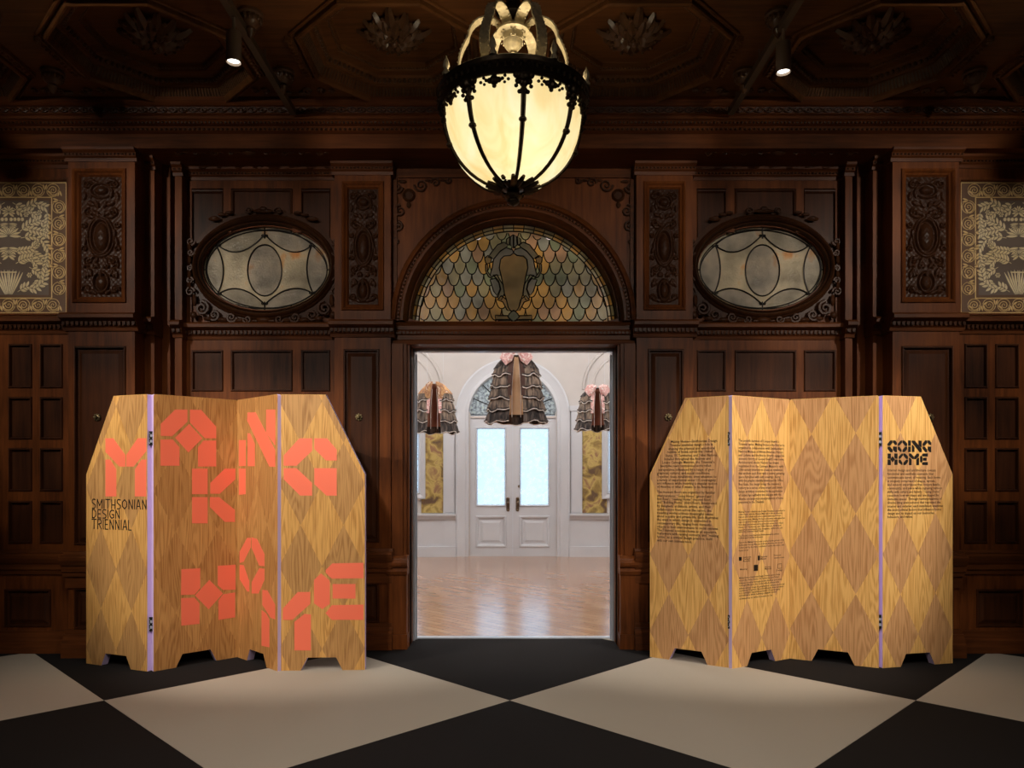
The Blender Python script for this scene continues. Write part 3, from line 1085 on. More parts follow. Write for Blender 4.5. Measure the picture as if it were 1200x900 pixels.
for s in (-1, 1):
    X = lambda v: CX+s*v
    m = MB()
    bx, bz = X(.86), 3.70
    y = WB-.035
    m.lathe([(.001, 0), (.03, 0), (.034, .012), (.042, .018), (.05, .012), (.055, 0)], 0, 0, 18)
    m.v = [(bx+a, y-z, bz+b) for (a, b, z) in m.v]
    for (dx, dz, r, t, a0, d) in ((.10, .06, .05, 1.6, PI, 1), (-.10, .08, .055, 1.6, 0, -1), (-.22, .10, .04, 1.4, 0, 1), (.07, -.13, .05, 1.6, PI/2, -1), (.09, -.26, .042, 1.4, PI/2, 1), (.10, -.38, .03, 1.3, PI/2, -1), (-.33, .12, .028, 1.2, 0, -1)):
        m.tube(spiral(bx+s*dx, bz+dz, r, t, a0 if s > 0 else PI-a0, d*s, 20, y-.006), [.011-.0003*i for i in range(20)], 6)
    for (dx, dz, rx, rz) in ((.05, .11, .035, .014), (-.16, .12, .03, .012), (.1, -.04, .014, .04), (.11, -.19, .012, .03), (0, -.08, .02, .03), (-.28, .12, .03, .01), (.11, -.32, .01, .03)):
        m.ball((bx+s*dx, y-.004, bz+dz), rx, .012, rz, 8, 5)
    m.build('spandrel_carving', 'carve', wall, True)
    fr = MB()
    a, b = sorted((X(.985), X(.955)))
    fr.box(a, b, WB-.05, WB, 2.66, 3.86)
    fr.box(*sorted((X(0), X(.985))), WB-.05, WB, 3.84, 3.90)
    fr.build('spandrel_border', 'wood_h', wall)
    # door jamb with mouldings and plinth block
    m = MB()
    for (e0, e1, yy) in ((.90, .99, 6.03), (.872, .90, 6.05), (.852, .872, 6.10)):
        m.box(*sorted((X(e0), X(e1))), yy, 6.2, 0, 2.47)
    j = m.build('door_jamb', 'wood', wall)
    m = MB()
    m.box(*sorted((X(.862), X(1.01))), 5.98, 6.2, 0, .60)
    m.box(*sorted((X(.855), X(1.02))), 5.965, 6.2, 0, .12)
    m.prof_x([(6.2, .60), (5.965, .60), (5.95, .63), (5.965, .655), (5.975, .67), (5.955, .70), (5.965, .73), (5.99, .75), (6.2, .75)], X(.855), X(1.02))
    m.tube([(X(.85), 5.96, .69), (X(1.0), 5.96, .69)], .03, 10)
    m.build('plinth_block', 'wood', j)
# steel track and posts of the sliding door inside the opening
m = MB()
m.box(CX-.852, CX+.852, 6.29, 6.33, 2.452, 2.474)
m.box(CX-.852, CX+.852, 6.37, 6.40, 2.456, 2.474)
m.build('door_track', 'steel', wall)
for s in (-1, 1):
    X = lambda v: CX+s*v
    m = MB()
    m.box(*sorted((X(.836), X(.852))), 6.28, 6.40, 0, 2.474)
    m.box(*sorted((X(.822), X(.836))), 6.33, 6.345, 0, 2.43)
    m.build('door_post', 'steel', wall)
    m = MB()
    m.box(*sorted((X(.79), X(.85))), 6.28, 6.34, 2.448, 2.472)
    m.build('track_bracket', 'steel', wall)
m = MB()
m.box(CX-.85, CX+.85, 6.36, 6.44, -.01, .008)
m.build('threshold_strip', 'steel', wall)

# ================================================================== entablature and ceiling
m = MB()
m.prof_x([(6.2, 3.92), (5.72, 3.92), (5.72, 4.028), (5.70, 4.035), (5.685, 4.04), (5.685, 4.072), (5.66, 4.078), (5.635, 4.098), (5.62, 4.10), (5.62, 4.122), (5.605, 4.126), (5.615, 4.14), (5.605, 4.182), (5.59, 4.186), (5.575, 4.20), (5.565, 4.215), (5.565, 4.24), (6.2, 4.24)], -5.2, 5.2)
ent = struct(m.build('trim_1', 'wood_h'), 'dark carved entablature running under the coffered ceiling', 'cornice')
fixnormals(ent)
m = MB()
beads(m, -5.19, 5.19, 5.683, 4.05, .011, .036)
m.build('bead_course', 'carve', ent, kind='stuff')
m = MB()
n = int(10.3/.03)
for i in range(n):
    x = -5.15+i*.03
    m.ball((x, 5.652, 4.088), .011, .013, .014, 6, 4)
m.build('egg_course', 'carve', ent, kind='stuff')
m = MB()
n = int(10.3/.075)
for i in range(n):
    x = -5.15+i*.075
    m.tube([(x+.075*t/8, 5.607-.004*math.sin(PI*t/8), 4.16+.017*math.sin(PI*(i+t/8))) for t in range(9)], .0065, 5)
    m.tube([(x+.075*t/8, 5.607, 4.16-.017*math.sin(PI*(i+t/8))) for t in range(9)], .0065, 5)
    m.ball((x+.0375, 5.606, 4.16), .008, .008, .008, 6, 4)
m.build('guilloche_course', 'carve', ent, kind='stuff')

CZ = 4.24
COFF_Y, COFF_R, PITCH = 5.02, .60, 1.62
def octa(cx, cy, r, z):
    rr = r/math.cos(PI/8)
    return [(cx+rr*math.cos(PI/8+PI/4*i), cy+rr*math.sin(PI/8+PI/4*i), z) for i in range(8)]
mb = MB()
mb.box(-5.2, 5.2, -3, 6.42, 4.62, 4.75)
ceil = struct(mb.build('ceiling', 'ceil'), 'dark walnut coffered ceiling with octagonal recesses', 'ceiling')
def coffer_soffit(m, cx, cy, hx, hy):
    """flat rib surface between a rectangular cell and its octagon"""
    oc = octa(cx, cy, COFF_R, CZ)
    outer = []
    for (x, y, z) in oc:
        dx, dy = x-cx, y-cy
        t = min(hx/abs(dx), hy/abs(dy))
        outer.append((cx+dx*t, cy+dy*t, CZ))
    cor = {0: (hx, hy), 2: (-hx, hy), 4: (-hx, -hy), 6: (hx, -hy)}
    for i in range(8):
        j = (i+1) % 8
        a, b = outer[i], outer[j]
        c = {0: (hx, hy), 2: (-hx, hy), 4: (-hx, -hy), 6: (hx, -hy)}.get(i)
        if c:
            m.poly([oc[i], a, (cx+c[0], cy+c[1], CZ), b, oc[j]])
        else:
            m.poly([oc[i], a, b, oc[j]])
def rosette_mesh():
    m = MB()
    def petal(ang, ln, wd, lift, z0, curl):
        n = 6
        L, C, Rr = [], [], []
        for i in range(n+1):
            t = i/n
            r = .02+ln*t
            w = wd*math.sin(PI*min(1, .12+.80*t))**.7
            z = z0-lift*math.sin(PI*t*.75)+curl*t**3
            ca_, sa_ = math.cos(ang), math.sin(ang)
            C.append((r*ca_, r*sa_, z-.012))
            L.append((r*ca_-w*sa_, r*sa_+w*ca_, z+.012))
            Rr.append((r*ca_+w*sa_, r*sa_-w*ca_, z+.012))
        m.loops([L, C, Rr], False, False, False)
    for k in range(12):
        petal(2*PI*k/12, .20 if k % 3 else .235, .036, .04, -.01, .055)
    for k in range(12):
        petal(2*PI*(k+.5)/12, .16, .030, .06, -.02, .06)
        a = 2*PI*(k+.5)/12
        m.ball((.185*math.cos(a), .185*math.sin(a), -.02), .016, .016, .014, 6, 4)
        m.ball((.145*math.cos(a+.2), .145*math.sin(a+.2), -.065), .013, .013, .012, 6, 4)
    for k in range(9):
        petal(2*PI*k/9, .10, .024, .06, -.035, .045)
    m.ball((0, 0, -.075), .03, .03, .025, 10, 6)
    for k in range(7):
        m.ball((.03*math.cos(2*PI*k/7), .03*math.sin(2*PI*k/7), -.07), .012, .012, .012, 6, 4)
    return m
ros0 = None
cof0 = None
for cx in (-.81-2*PITCH, -.81-PITCH, -.81, .81, .81+PITCH, .81+2*PITCH):
    x = CX+cx
    for (cy, full) in ((COFF_Y, True), (COFF_Y-1.28, False)):
        m = MB()
        coffer_soffit(m, x, cy, PITCH/2, .64)
        steps = [(1.0, CZ), (1.0, CZ-.03), (.985, CZ-.04), (.965, CZ-.04), (.95, CZ-.02), (.94, CZ+.01), (.90, CZ+.06), (.885, CZ+.065), (.86, CZ+.065), (.85, CZ+.075), (.80, CZ+.115), (.785, CZ+.12), (.70, CZ+.125), (.69, CZ+.135), (.665, CZ+.14), (.655, CZ+.165), (.64, CZ+.17), (.0005, CZ+.172)]
        m.loops([octa(x, cy, COFF_R*e, z) for e, z in steps], False, False)
        m.loops([octa(x, cy, COFF_R*e, z) for e, z in ((1.062, CZ), (1.06, CZ-.014), (1.045, CZ-.02), (1.035, CZ-.016), (1.03, CZ))], False, False)
        c = m.build('coffer', 'ceil', ceil)
        if not full:
            continue
        # fluting, leaf band and beading round the octagon
        f = MB()
        for i in range(8):
            A = octa(x, cy, COFF_R*.945, CZ+.0)
            B = octa(x, cy, COFF_R*.895, CZ+.062)
            a0, a1, b0, b1 = Vector(A[i]), Vector(A[(i+1) % 8]), Vector(B[i]), Vector(B[(i+1) % 8])
            for q in range(20):
                t = (q+.5)/20
                f.tube([a0.lerp(a1, t), b0.lerp(b1, t)], .007, 4)
            A = octa(x, cy, COFF_R*.825, CZ+.092)
            a0, a1 = Vector(A[i]), Vector(A[(i+1) % 8])
            for q in range(11):
                p = a0.lerp(a1, (q+.5)/11)
                f.ball(p, .016, .016, .018, 6, 4)
            A = octa(x, cy, COFF_R*.68, CZ+.135)
            a0, a1 = Vector(A[i]), Vector(A[(i+1) % 8])
            for q in range(16):
                p = a0.lerp(a1, (q+.5)/16)
                f.ball(p, .007, .007, .007, 6, 3)
        f.build('coffer_enrichment', 'ceil_carve', c, kind='stuff')
        rm = rosette_mesh() if ros0 is None else None
        if rm is not None:
            ros0 = rm.build('rosette', 'ceil_carve', c, True, world=False)
            ros0.location = (x, cy, CZ+.15)
        else:
            o = ros0.copy()
            COL.objects.link(o)
            o.parent = c
            o.location = (x, cy, CZ+.15)
# ribs framing the octagons, pendants and the small carved fields between them
def pend(x, y):
    m = MB()
    m.lathe([(.075, CZ+.01), (.078, CZ-.02), (.062, CZ-.03), (.066, CZ-.05), (.055, CZ-.075), (.03, CZ-.095), (.034, CZ-.11), (.022, CZ-.13), (.012, CZ-.15), (.001, CZ-.16)], x, y, 20)
    for k in range(14):
        t = 2*PI*k/14
        m.ball((x+.062*math.cos(t), y+.062*math.sin(t), CZ-.045), .012, .012, .02, 6, 4)
    m.build('pendant_drop', 'ceil_carve', ceil, True)
for cx in (-2*PITCH, -PITCH, 0, PITCH, 2*PITCH):
    x = CX+cx
    for y in (4.56, 5.22):
        if cx == 0 and y < 5:
            continue
        pend(x, y)
    for s in (-1, 1):
        # straight carved strips beside the octagon's flats
        m = MB()
        xx = x+s*.16
        m.box(xx-.025, xx+.025, COFF_Y-.22, COFF_Y+.22, CZ-.03, CZ+.01)
        for q in range(11):
            m.ball((xx, COFF_Y-.2+.04*q, CZ-.034), .018, .016, .012, 6, 4)
        m.build('rib', 'ceil', ceil)
    # scrolls in the triangles against the wall
    m = MB()
    for s in (-1, 1):
        for (dx, r, d) in ((.11, .04, 1), (.2, .034, -1), (.285, .026, 1)):
            pts = [(px, 5.46+(pz-0), CZ-.012) for (px, _, pz) in spiral(x+s*dx, 0, r, 1.5, PI/2, s*d, 16)]
            m.tube(pts, .009, 5)
        m.ball((x+s*.06, 5.50, CZ-.01), .04, .02, .014, 8, 4)
    m.build('carved_scroll', 'ceil_carve', ceil, True)

# side and near walls of the hall (outside the picture)
for nm, (a, b, c, d), lb in (('wall_left', (-5.35, -5.2, -3, 6.42), 'dark walnut side wall on the left'), ('wall_right', (5.2, 5.35, -3, 6.42), 'dark walnut side wall on the right'), ('wall_near', (-5.35, 5.35, -3.15, -3), 'dark walnut wall behind the viewer')):
    m = MB()
    m.box(a, b, c, d, -.1, 4.75)
    struct(m.build(nm, 'wood'), lb, 'wall')

# ================================================================== stained lunette over the door
def lunette():
    w = bpy.data.objects.new('window_1', None)
    COL.objects.link(w)
    w.location = (CX, 6.25, ARC_Z)
    struct(w, 'half-round leaded window of amber fish-scale panes above the doorway', 'window')
    YG = 6.25
    r_in = .795
    semi = [(r_in*math.cos(PI*j/48), r_in*math.sin(PI*j/48)) for j in range(49)]
    semi = [(semi[0][0], .03)]+[q for q in semi if q[1] > .03]+[(semi[-1][0], .03)]
    cw, ch = .1005, .0965
    def arc(c, r, sg, n=6):
        """from the side point to the tip below"""
        out = []
        for i in range(n+1):
            t = i/n
            out.append((c+sg*cw/2*math.cos(t*PI/2)**.85, r-ch*math.sin(t*PI/2)**1.25))
        return out
    cart = lambda x, z: (abs(x) < .13 and z > .20) or (abs(x) < .085+.06*(z > .45) and z < .7)
    came = MB()
    def strip(pts, wd=.0042, y=-.004):
        came.tube([(CX+x, YG+y, ARC_Z+z) for x, z in pts], wd, 4)
    mats = ['am', 'ol', 'am', 'pk', 'ol', 'bl', 'am', 'gr']
    for rr in range(-1, 10):
        for cc in range(-9, 10):
            cx = cw*(cc+(.5 if rr % 2 else 0))
            cz = .03+ch*(rr+.0)+.02
            p = list(reversed(arc(cx, cz, -1)))[::-1]+list(reversed(arc(cx, cz, 1)))[1:]
            # top edges come from the two scales above
            tr = list(reversed(arc(cx+cw/2, cz+ch, -1)))      # tip (right side point) up to (cx, cz+ch)
            tl = arc(cx-cw/2, cz+ch, 1)                        # (cx, cz+ch) down to the left side point
            p = p+tr[1:]+tl[1:-1]
            q = clip_poly(p, semi)
            if len(q) < 3 or abs(area2(q)) < .0004:
                continue
            m = MB()
            m.loops([[(CX+x, YG, ARC_Z+z) for x, z in q], [(CX+x, YG+.004, ARC_Z+z) for x, z in q]], True, True)
            m.build('pane', random.choice(mats), w)
            for sg in (-1, 1):
                L = [a for a in arc(cx, cz, sg, 6) if math.hypot(*a) < r_in and a[1] > .03]
                if len(L) > 1:
                    strip(L)
    # border of short panes
    nb = 30
    for i in range(nb):
        t0, t1 = PI*i/nb, PI*(i+1)/nb
        pts = [(.80*math.cos(t0), .80*math.sin(t0)), (.852*math.cos(t0), .852*math.sin(t0)), (.852*math.cos(t1), .852*math.sin(t1)), (.80*math.cos(t1), .80*math.sin(t1))]
        m = MB()
        m.loops([[(CX+x, YG, ARC_Z+z) for x, z in pts], [(CX+x, YG+.004, ARC_Z+z) for x, z in pts]], True, True)
        m.build('border_pane', 'ol' if i % 2 else 'am', w)
        strip([pts[0], pts[1]])
    for r in (.797, .826, .856):
        strip([(r*math.cos(PI*j/48), r*math.sin(PI*j/48)) for j in range(49)], .005)
    for k in range(16):
        x0, x1 = -.795+1.59*k/16, -.795+1.59*(k+1)/16
        pts = [(x0, .003), (x1, .003), (x1, .03), (x0, .03)]
        m = MB()
        m.loops([[(CX+x, YG, ARC_Z+z) for x, z in pts], [(CX+x, YG+.004, ARC_Z+z) for x, z in pts]], True, True)
        m.build('border_pane', 'ol' if k % 2 else 'am', w)
        strip([(x0, .003), (x0, .03)])
    strip([(-.8, .003), (.8, .003)], .006)
    strip([(-.8, .03), (.8, .03)], .004)
    # cartouche in the middle (4x zoom pixels about x=605, sill 640 -> metres)
    kz = YG/F/4
    def P(L):
        return [((x-605)*kz, (642-y)*kz) for x, y in L]
    def piece(L, mat, yo, name='cartouche_pane'):
        q = P(L)
        m = MB()
        m.loops([[(CX+x, YG-yo, ARC_Z+z) for x, z in q], [(CX+x, YG-yo+.006, ARC_Z+z) for x, z in q]], True, True)
        m.build(name, mat, w)
        strip(q+[q[0]], .0045, -yo-.003)
    shield = [(545, 330), (560, 315), (590, 312), (605, 300), (622, 312), (652, 315), (668, 332), (672, 370), (662, 410), (655, 450), (650, 490), (640, 520), (630, 555), (618, 572), (592, 572), (580, 555), (572, 520), (562, 490), (556, 450), (548, 410), (538, 370)]
    piece(shield, 'am', .010)
    for s in (0, 1):
        fl = (lambda L: L) if s == 0 else (lambda L: [(1210-x, y) for x, y in reversed(L)])
        piece(fl([(600, 285), (605, 300), (590, 312), (560, 315), (545, 330), (538, 370), (546, 408), (528, 402), (505, 412), (495, 405), (505, 370), (512, 330), (540, 295), (570, 275)]), 'bl', .009)
        piece(fl([(570, 275), (545, 290), (512, 328), (486, 320), (500, 300), (530, 262), (560, 250), (580, 262)]), 'ol', .0095)
        piece(fl([(470, 325), (485, 312), (502, 322), (498, 345), (482, 352), (474, 345)]), 'am', .0095)
        piece(fl([(474, 352), (484, 356), (482, 385), (500, 410), (508, 422), (488, 412), (474, 385)]), 'ol', .0095)
        piece(fl([(508, 405), (528, 402), (540, 425), (556, 450), (562, 490), (548, 520), (530, 510), (545, 470), (535, 430), (520, 415)]), 'ol', .010)
        piece(fl([(495, 425), (520, 420), (536, 440), (542, 470), (528, 500), (512, 480)]), 'bl', .008)
        piece(fl([(548, 500), (572, 520), (580, 555), (592, 572), (575, 568), (555, 530), (530, 520)]), 'am', .0105)
        piece(fl([(520, 592), (582, 594), (582, 612), (520, 612)]), 'am', .009)
        piece(fl([(535, 615), (600, 615), (600, 640), (530, 640)]), 'ol', .009)
        piece(fl([(604, 215), (590, 225), (588, 262), (604, 278)]), 'bl', .010)
        piece(fl([(588, 225), (572, 235), (570, 258), (585, 265)]), 'ol', .0095)
    piece([(605, 568), (625, 585), (632, 600), (618, 612), (605, 630), (592, 612), (578, 600), (585, 585)], 'gr', .012)
    came.build('lead_came', 'came', w, True)
lunette()

# ================================================================== oval windows
def ovalwin(s, nm, label):
    X0 = CX+s*OV_X
    YG = 6.17
    w = bpy.data.objects.new(nm, None)
    COL.objects.link(w)
    w.location = (X0, YG, OV_Z-.4)
    struct(w, label, 'window')
    def el(a, b, n=48, cx=0, cz=0):
        return [(cx+a*math.cos(2*PI*i/n), cz+b*math.sin(2*PI*i/n)) for i in range(n)]
    kz = YG/F/3
    def P(L):
        return [(-s*(x-335)*kz, (438-y)*kz) for x, y in L]
    came = MB()
    def strip(q, wd=.006):
        came.tube([(X0+x, YG-.008, OV_Z+z) for x, z in q], wd, 5)
    def piece(q, mat, yo, name='pane'):
        m = MB()
        m.loops([[(X0+x, YG-yo, OV_Z+z) for x, z in q], [(X0+x, YG-yo+.005, OV_Z+z) for x, z in q]], True, True)
        m.build(name, mat, w)
    piece(el(OV_A+.004, OV_B+.004), 'ov', 0, 'ground_pane')
    def curve(a, c, b, n=12):
        a, c, b = [Vector(v) for v in P([a, c, b])]
        c = 2*c-(a+b)/2
        return [tuple(a*(1-t)**2+c*2*t*(1-t)+b*t*t) for t in [i/n for i in range(n+1)]]
    q = P([(327, 442)])[0]
    ce = el(60*kz, 90*kz, 36, q[0], q[1])
    piece(ce, 'ov2', .004)
    strip(ce+[ce[0]])
    ri = el(OV_A*.955, OV_B*.935, 64)
    strip(ri+[ri[0]], .005)
    arcs = [((160, 352), (240, 376), (327, 316)), ((327, 316), (415, 376), (492, 354)), ((160, 528), (240, 508), (327, 562)), ((327, 562), (415, 508), (497, 524)),
            ((155, 352), (182, 440), (160, 528)), ((492, 354), (475, 440), (497, 524))]
    outr = [((160, 352), (235, 308), (327, 300)), ((327, 300), (415, 308), (492, 352)), ((160, 528), (235, 566), (327, 576)), ((327, 576), (415, 566), (497, 524)),
            ((155, 352), (120, 440), (160, 528)), ((492, 354), (546, 440), (497, 524))]
    for i, (A, B) in enumerate(zip(arcs, outr)):
        ca_, cb_ = curve(*A), curve(*B)
        strip(ca_)
        strip(cb_, .005)
        piece(ca_+list(reversed(cb_))[1:-1], 'ov2' if i % 2 else 'ov', .003)
    for (a, b) in (((327, 286), (327, 330)), ((327, 552), (327, 590)), ((545, 440), (562, 440)), ((235, 562), (235, 580)), ((420, 562), (420, 580)), ((108, 440), (122, 440)), ((235, 296), (235, 310)), ((420, 296), (420, 310))):
        strip(P([a, b]))
    # small scrolls where the curves meet
    for (x, y) in ((327, 320), (327, 558), (162, 354), (494, 356), (164, 524), (494, 520)):
        c = P([(x, y)])[0]
        for d in (-1, 1):
            pts = [(X0+p[0], YG-.010, OV_Z+p[2]) for p in spiral(c[0]+d*.016, c[1], .014, 1.2, PI if d > 0 else 0, d, 10)]
            came.tube(pts, .004, 4)
    came.build('lead_came', 'came', w, True)
    # moulded frame
    m = MB()
    n = 64
    prof = [(0, 6.168), (.004, 6.15), (.016, 6.12), (.022, 6.085), (.034, 6.078), (.040, 6.095), (.05, 6.06), (.068, 6.045), (.086, 6.055), (.094, 6.075), (.105, 6.08), (.118, 6.10), (.125, 6.135)]
    m.loops([[(X0+(OV_A-.002+e*.62)*math.cos(2*PI*i/n), y, OV_Z+(OV_B-.002+e*.8)*math.sin(2*PI*i/n)) for i in range(n)] for e, y in prof], False, False)
    fr = m.build('frame', 'carve', w, True)
    # carving: crest, side scrolls, foot scrolls
    c = MB()
    y = 6.06
    def sc(dx, dz, r, t, a0, d, th=.014):
        for g in (-1, 1):
            c.tube(spiral(X0+g*dx, OV_Z+dz, r, t, a0 if g > 0 else PI-a0, d*g, 18, y+.01), [th*(1-.02*i) for i in range(18)], 6)
    def lf(dx, dz, rx, rz, ry=.02):
        for g in ((-1, 1) if dx else (1,)):
            c.ball((X0+g*dx, y+.01, OV_Z+dz), rx, ry, rz, 8, 5)
    lf(0, .45, .085, .02)
    lf(0, .462, .035, .024, .03)
    sc(.12, .45, .03, 1.3, PI, -1, .010)
    for t in (.28, .34, .40):
        lf(t, .44-.9*(t-.22)**2*1.6, .035, .015)
    lf(.40, .385, .05, .02)
    # sides
    for (dz, r) in ((.20, .035), (.11, .028), (-.02, .026), (-.12, .03), (-.21, .04)):
        sc(.592+(.006 if dz < 0 else 0), dz, r, 1.5, PI, 1 if dz > 0 else -1, .011)
    for dz in (.16, .05, -.07, -.16):
        lf(.600, dz, .016, .035)
    # foot
    sc(.50, -.345, .06, 1.7, PI/2, 1, .016)
    sc(.40, -.40, .05, 1.6, 0, -1, .014)
    sc(.26, -.42, .045, 1.6, PI, 1, .014)
    sc(.13, -.435, .035, 1.4, 0, -1, .012)
    for (dx, dz, rx, rz) in ((.0, -.44, .06, .025), (.07, -.45, .03, .014), (.195, -.445, .04, .018), (.33, -.44, .045, .02), (.45, -.43, .04, .02), (.56, -.28, .02, .05), (.57, -.40, .03, .03)):
        lf(dx, dz, rx, rz)
    c.build('frame_carving', 'carve', w, True)
    # solid carved board behind the scrolls
    b = MB()
    a0, a1 = X0-.60, X0+.60
    n = 48
    ring_o, ring_i = [], []
    for i in range(n):
        t = 2*PI*i/n
        ring_i.append((X0+(OV_A+.06)*math.cos(t), 6.10, OV_Z+(OV_B+.06)*math.sin(t)))
        ex = .61*math.copysign(abs(math.cos(t))**.75, math.cos(t))
        ez = (.47 if math.sin(t) < 0 else .455)*math.copysign(abs(math.sin(t))**(.6 if math.sin(t) < 0 else 1), math.sin(t))
        ring_o.append((X0+ex, 6.10, OV_Z+max(ez, -.425)))
    b.loops([[(p[0], 6.13, p[2]) for p in ring_o], ring_o, ring_i], False, False)
    b.build('frame_board', 'carve', w)
ovalwin(-1, 'window_2', 'oval leaded window in a carved black frame left of the doorway')
ovalwin(1, 'window_3', 'oval leaded window in a carved black frame right of the doorway')

# ================================================================== foyer beyond the doorway
FY = 12.82
FK = FY/F
def fx(px):
    return CX+(px-603)*FK
def fz(py):
    return max(0, HC+(PY-py)*FK)
m = MB()
m.box(-4.2, 4.2, 6.42, FY+.3, -.12, 0)
struct(m.build('floor_foyer', 'parquet'), 'glossy oak parquet floor of the white foyer', 'floor')
m = MB()
m.box(-4.2, 4.2, 6.40, FY+.3, 4.4, 4.5)
struct(m.build('ceiling_foyer', 'plaster'), 'plaster ceiling of the foyer', 'ceiling')
for nm, a, b, lb in (('wall_foyer_left', -4.3, -4.2, 'white foyer wall on the left'), ('wall_foyer_right', 4.2, 4.3, 'white foyer wall on the right')):
    m = MB()
    m.box(a, b, 6.40, FY+.3, 0, 4.5)
    struct(m.build(nm, 'white'), lb, 'wall')
# far wall with a round-headed door opening and two side windows
m = MB()
dx0, dx1 = fx(553), fx(654)
sw = [(fx(452), fx(494)), (fx(714), fx(756))]
wz0, wz1 = fz(578), fz(470)
R0 = 52*FK
fanz = fz(487)
ca = (CX, fanz+.3)
hole_plate(m, CX-1.3, CX+1.3, fanz-.04, 4.4, ca, arch_hole(ca, R0, fanz), 48, FY, FY+.25)
m.box(dx1, CX+1.3, FY, FY+.25, 0, fanz-.04)
m.box(CX-1.3, dx0, FY, FY+.25, 0, fanz-.04)
for (a, b), (u, v) in zip(sw, ((-4.3, CX-1.3), (CX+1.3, 4.3))):
    m.box(u, a, FY, FY+.25, 0, 4.4)
    m.box(b, v, FY, FY+.25, 0, 4.4)
    m.box(a, b, FY, FY+.25, 0, wz0)
    m.box(a, b, FY, FY+.25, wz1, 4.4)
wf = struct(m.build('wall_foyer_far', 'plaster'), 'pale plaster wall at the far end of the foyer', 'wall')
# arched casing
m = MB()
def archline(r, y, n=40, foot=0):
    return [(CX+r, y, foot)]+[(CX+r*math.cos(PI*i/n), y, fanz+r*math.sin(PI*i/n)) for i in range(n+1)]+[(CX-r, y, foot)]
m.loops([archline(r, y) for r, y in ((67*FK, FY), (67*FK, FY-.05), (65*FK, FY-.06), (62*FK, FY-.04), (56*FK, FY-.03), (54*FK, FY-.05), (52*FK, FY-.05), (51*FK, FY+.08))], False, False, False)
m.build('arched_casing', 'white', wf, True)
# vault ribs of plaster beside the casing
for g in (-1, 1):
    m = MB()
    for r, th in ((.78, .03), (.62, .02)):
        m.tube([(CX+g*2.0+r*math.cos(PI*i/30), FY-.01, fz(470)+.2+r*math.sin(PI*i/30)) for i in range(31)], th, 6)
    m.build('blind_arch_moulding', 'plaster', wf, True)
    # pilaster, dado, wallpaper, impost
    px = 528.5 if g < 0 else 677.5
    m = MB()
    m.box(fx(px-6.5), fx(px+6.5), FY-.072, FY, 0, fz(478))
    m.box(fx(px-8), fx(px+8), FY-.09, FY, fz(482), fz(476))
    m.box(fx(px-5), fx(px+5), FY-.086, FY, fz(600), fz(484))
    m.build('pilaster', 'white', wf)
    m = MB()
    a, b = sorted((fx(536.5) if g < 0 else fx(669.5), CX+g*4.2))
    m.box(a, b, FY-.10, FY, 0, fz(640))
    m.box(a, b, FY-.06, FY, fz(640), fz(606))
    m.prof_x([(FY, fz(609)), (FY-.08, fz(609)), (FY-.10, fz(606)), (FY-.13, fz(604)), (FY-.13, fz(602)), (FY, fz(601.5))], a, b)
    m.build('dado', 'white', wf)
    m = MB()
    a, b = ((496, 522.5) if g < 0 else (684.5, 713))
    m.box(fx(a), fx(b), FY-.02, FY, fz(601), fz(478))
    m.build('wallpaper_panel', 'wallpaper', wf)
    a, b = ((440, 481) if g < 0 else (727, 760))
    m = MB()
    m.box(fx(a), fx(b), FY-.02, FY, fz(601), fz(590))
    m.build('wallpaper_panel', 'wallpaper', wf)
# fan light
w4 = bpy.data.objects.new('window_4', None)
COL.objects.link(w4)
w4.location = (CX, FY+.1, fanz)
struct(w4, 'round-headed mosaic fanlight above the far white doors', 'window')
nsec = 8
for i in range(nsec):
    for (r0, r1) in ((.02, .40), (.41, .76)):
        t0, t1 = PI*(i+.03)/nsec, PI*(i+.97)/nsec
        pts = [(r0*math.cos(t0), r0*math.sin(t0)), (r1*math.cos(t0), r1*math.sin(t0)), (r1*math.cos((t0+t1)/2), r1*math.sin((t0+t1)/2)), (r1*math.cos(t1), r1*math.sin(t1)), (r0*math.cos(t1), r0*math.sin(t1))]
        m = MB()
        m.loops([[(CX+x, FY+.10, fanz+.02+z) for x, z in pts], [(CX+x, FY+.106, fanz+.02+z) for x, z in pts]], True, True)
        m.build('pane', 'fanglass', w4)
m = MB()
m.tube([(CX+.40*math.cos(PI*i/24), FY+.1, fanz+.02+.40*math.sin(PI*i/24)) for i in range(25)], .012, 5)
for i in range(nsec+1):
    t = PI*i/nsec
    m.tube([(CX, FY+.1, fanz+.02), (CX+.77*math.cos(t), FY+.1, fanz+.02+.77*math.sin(t))], .01, 5)
m.build('glazing_bars', 'came', w4)
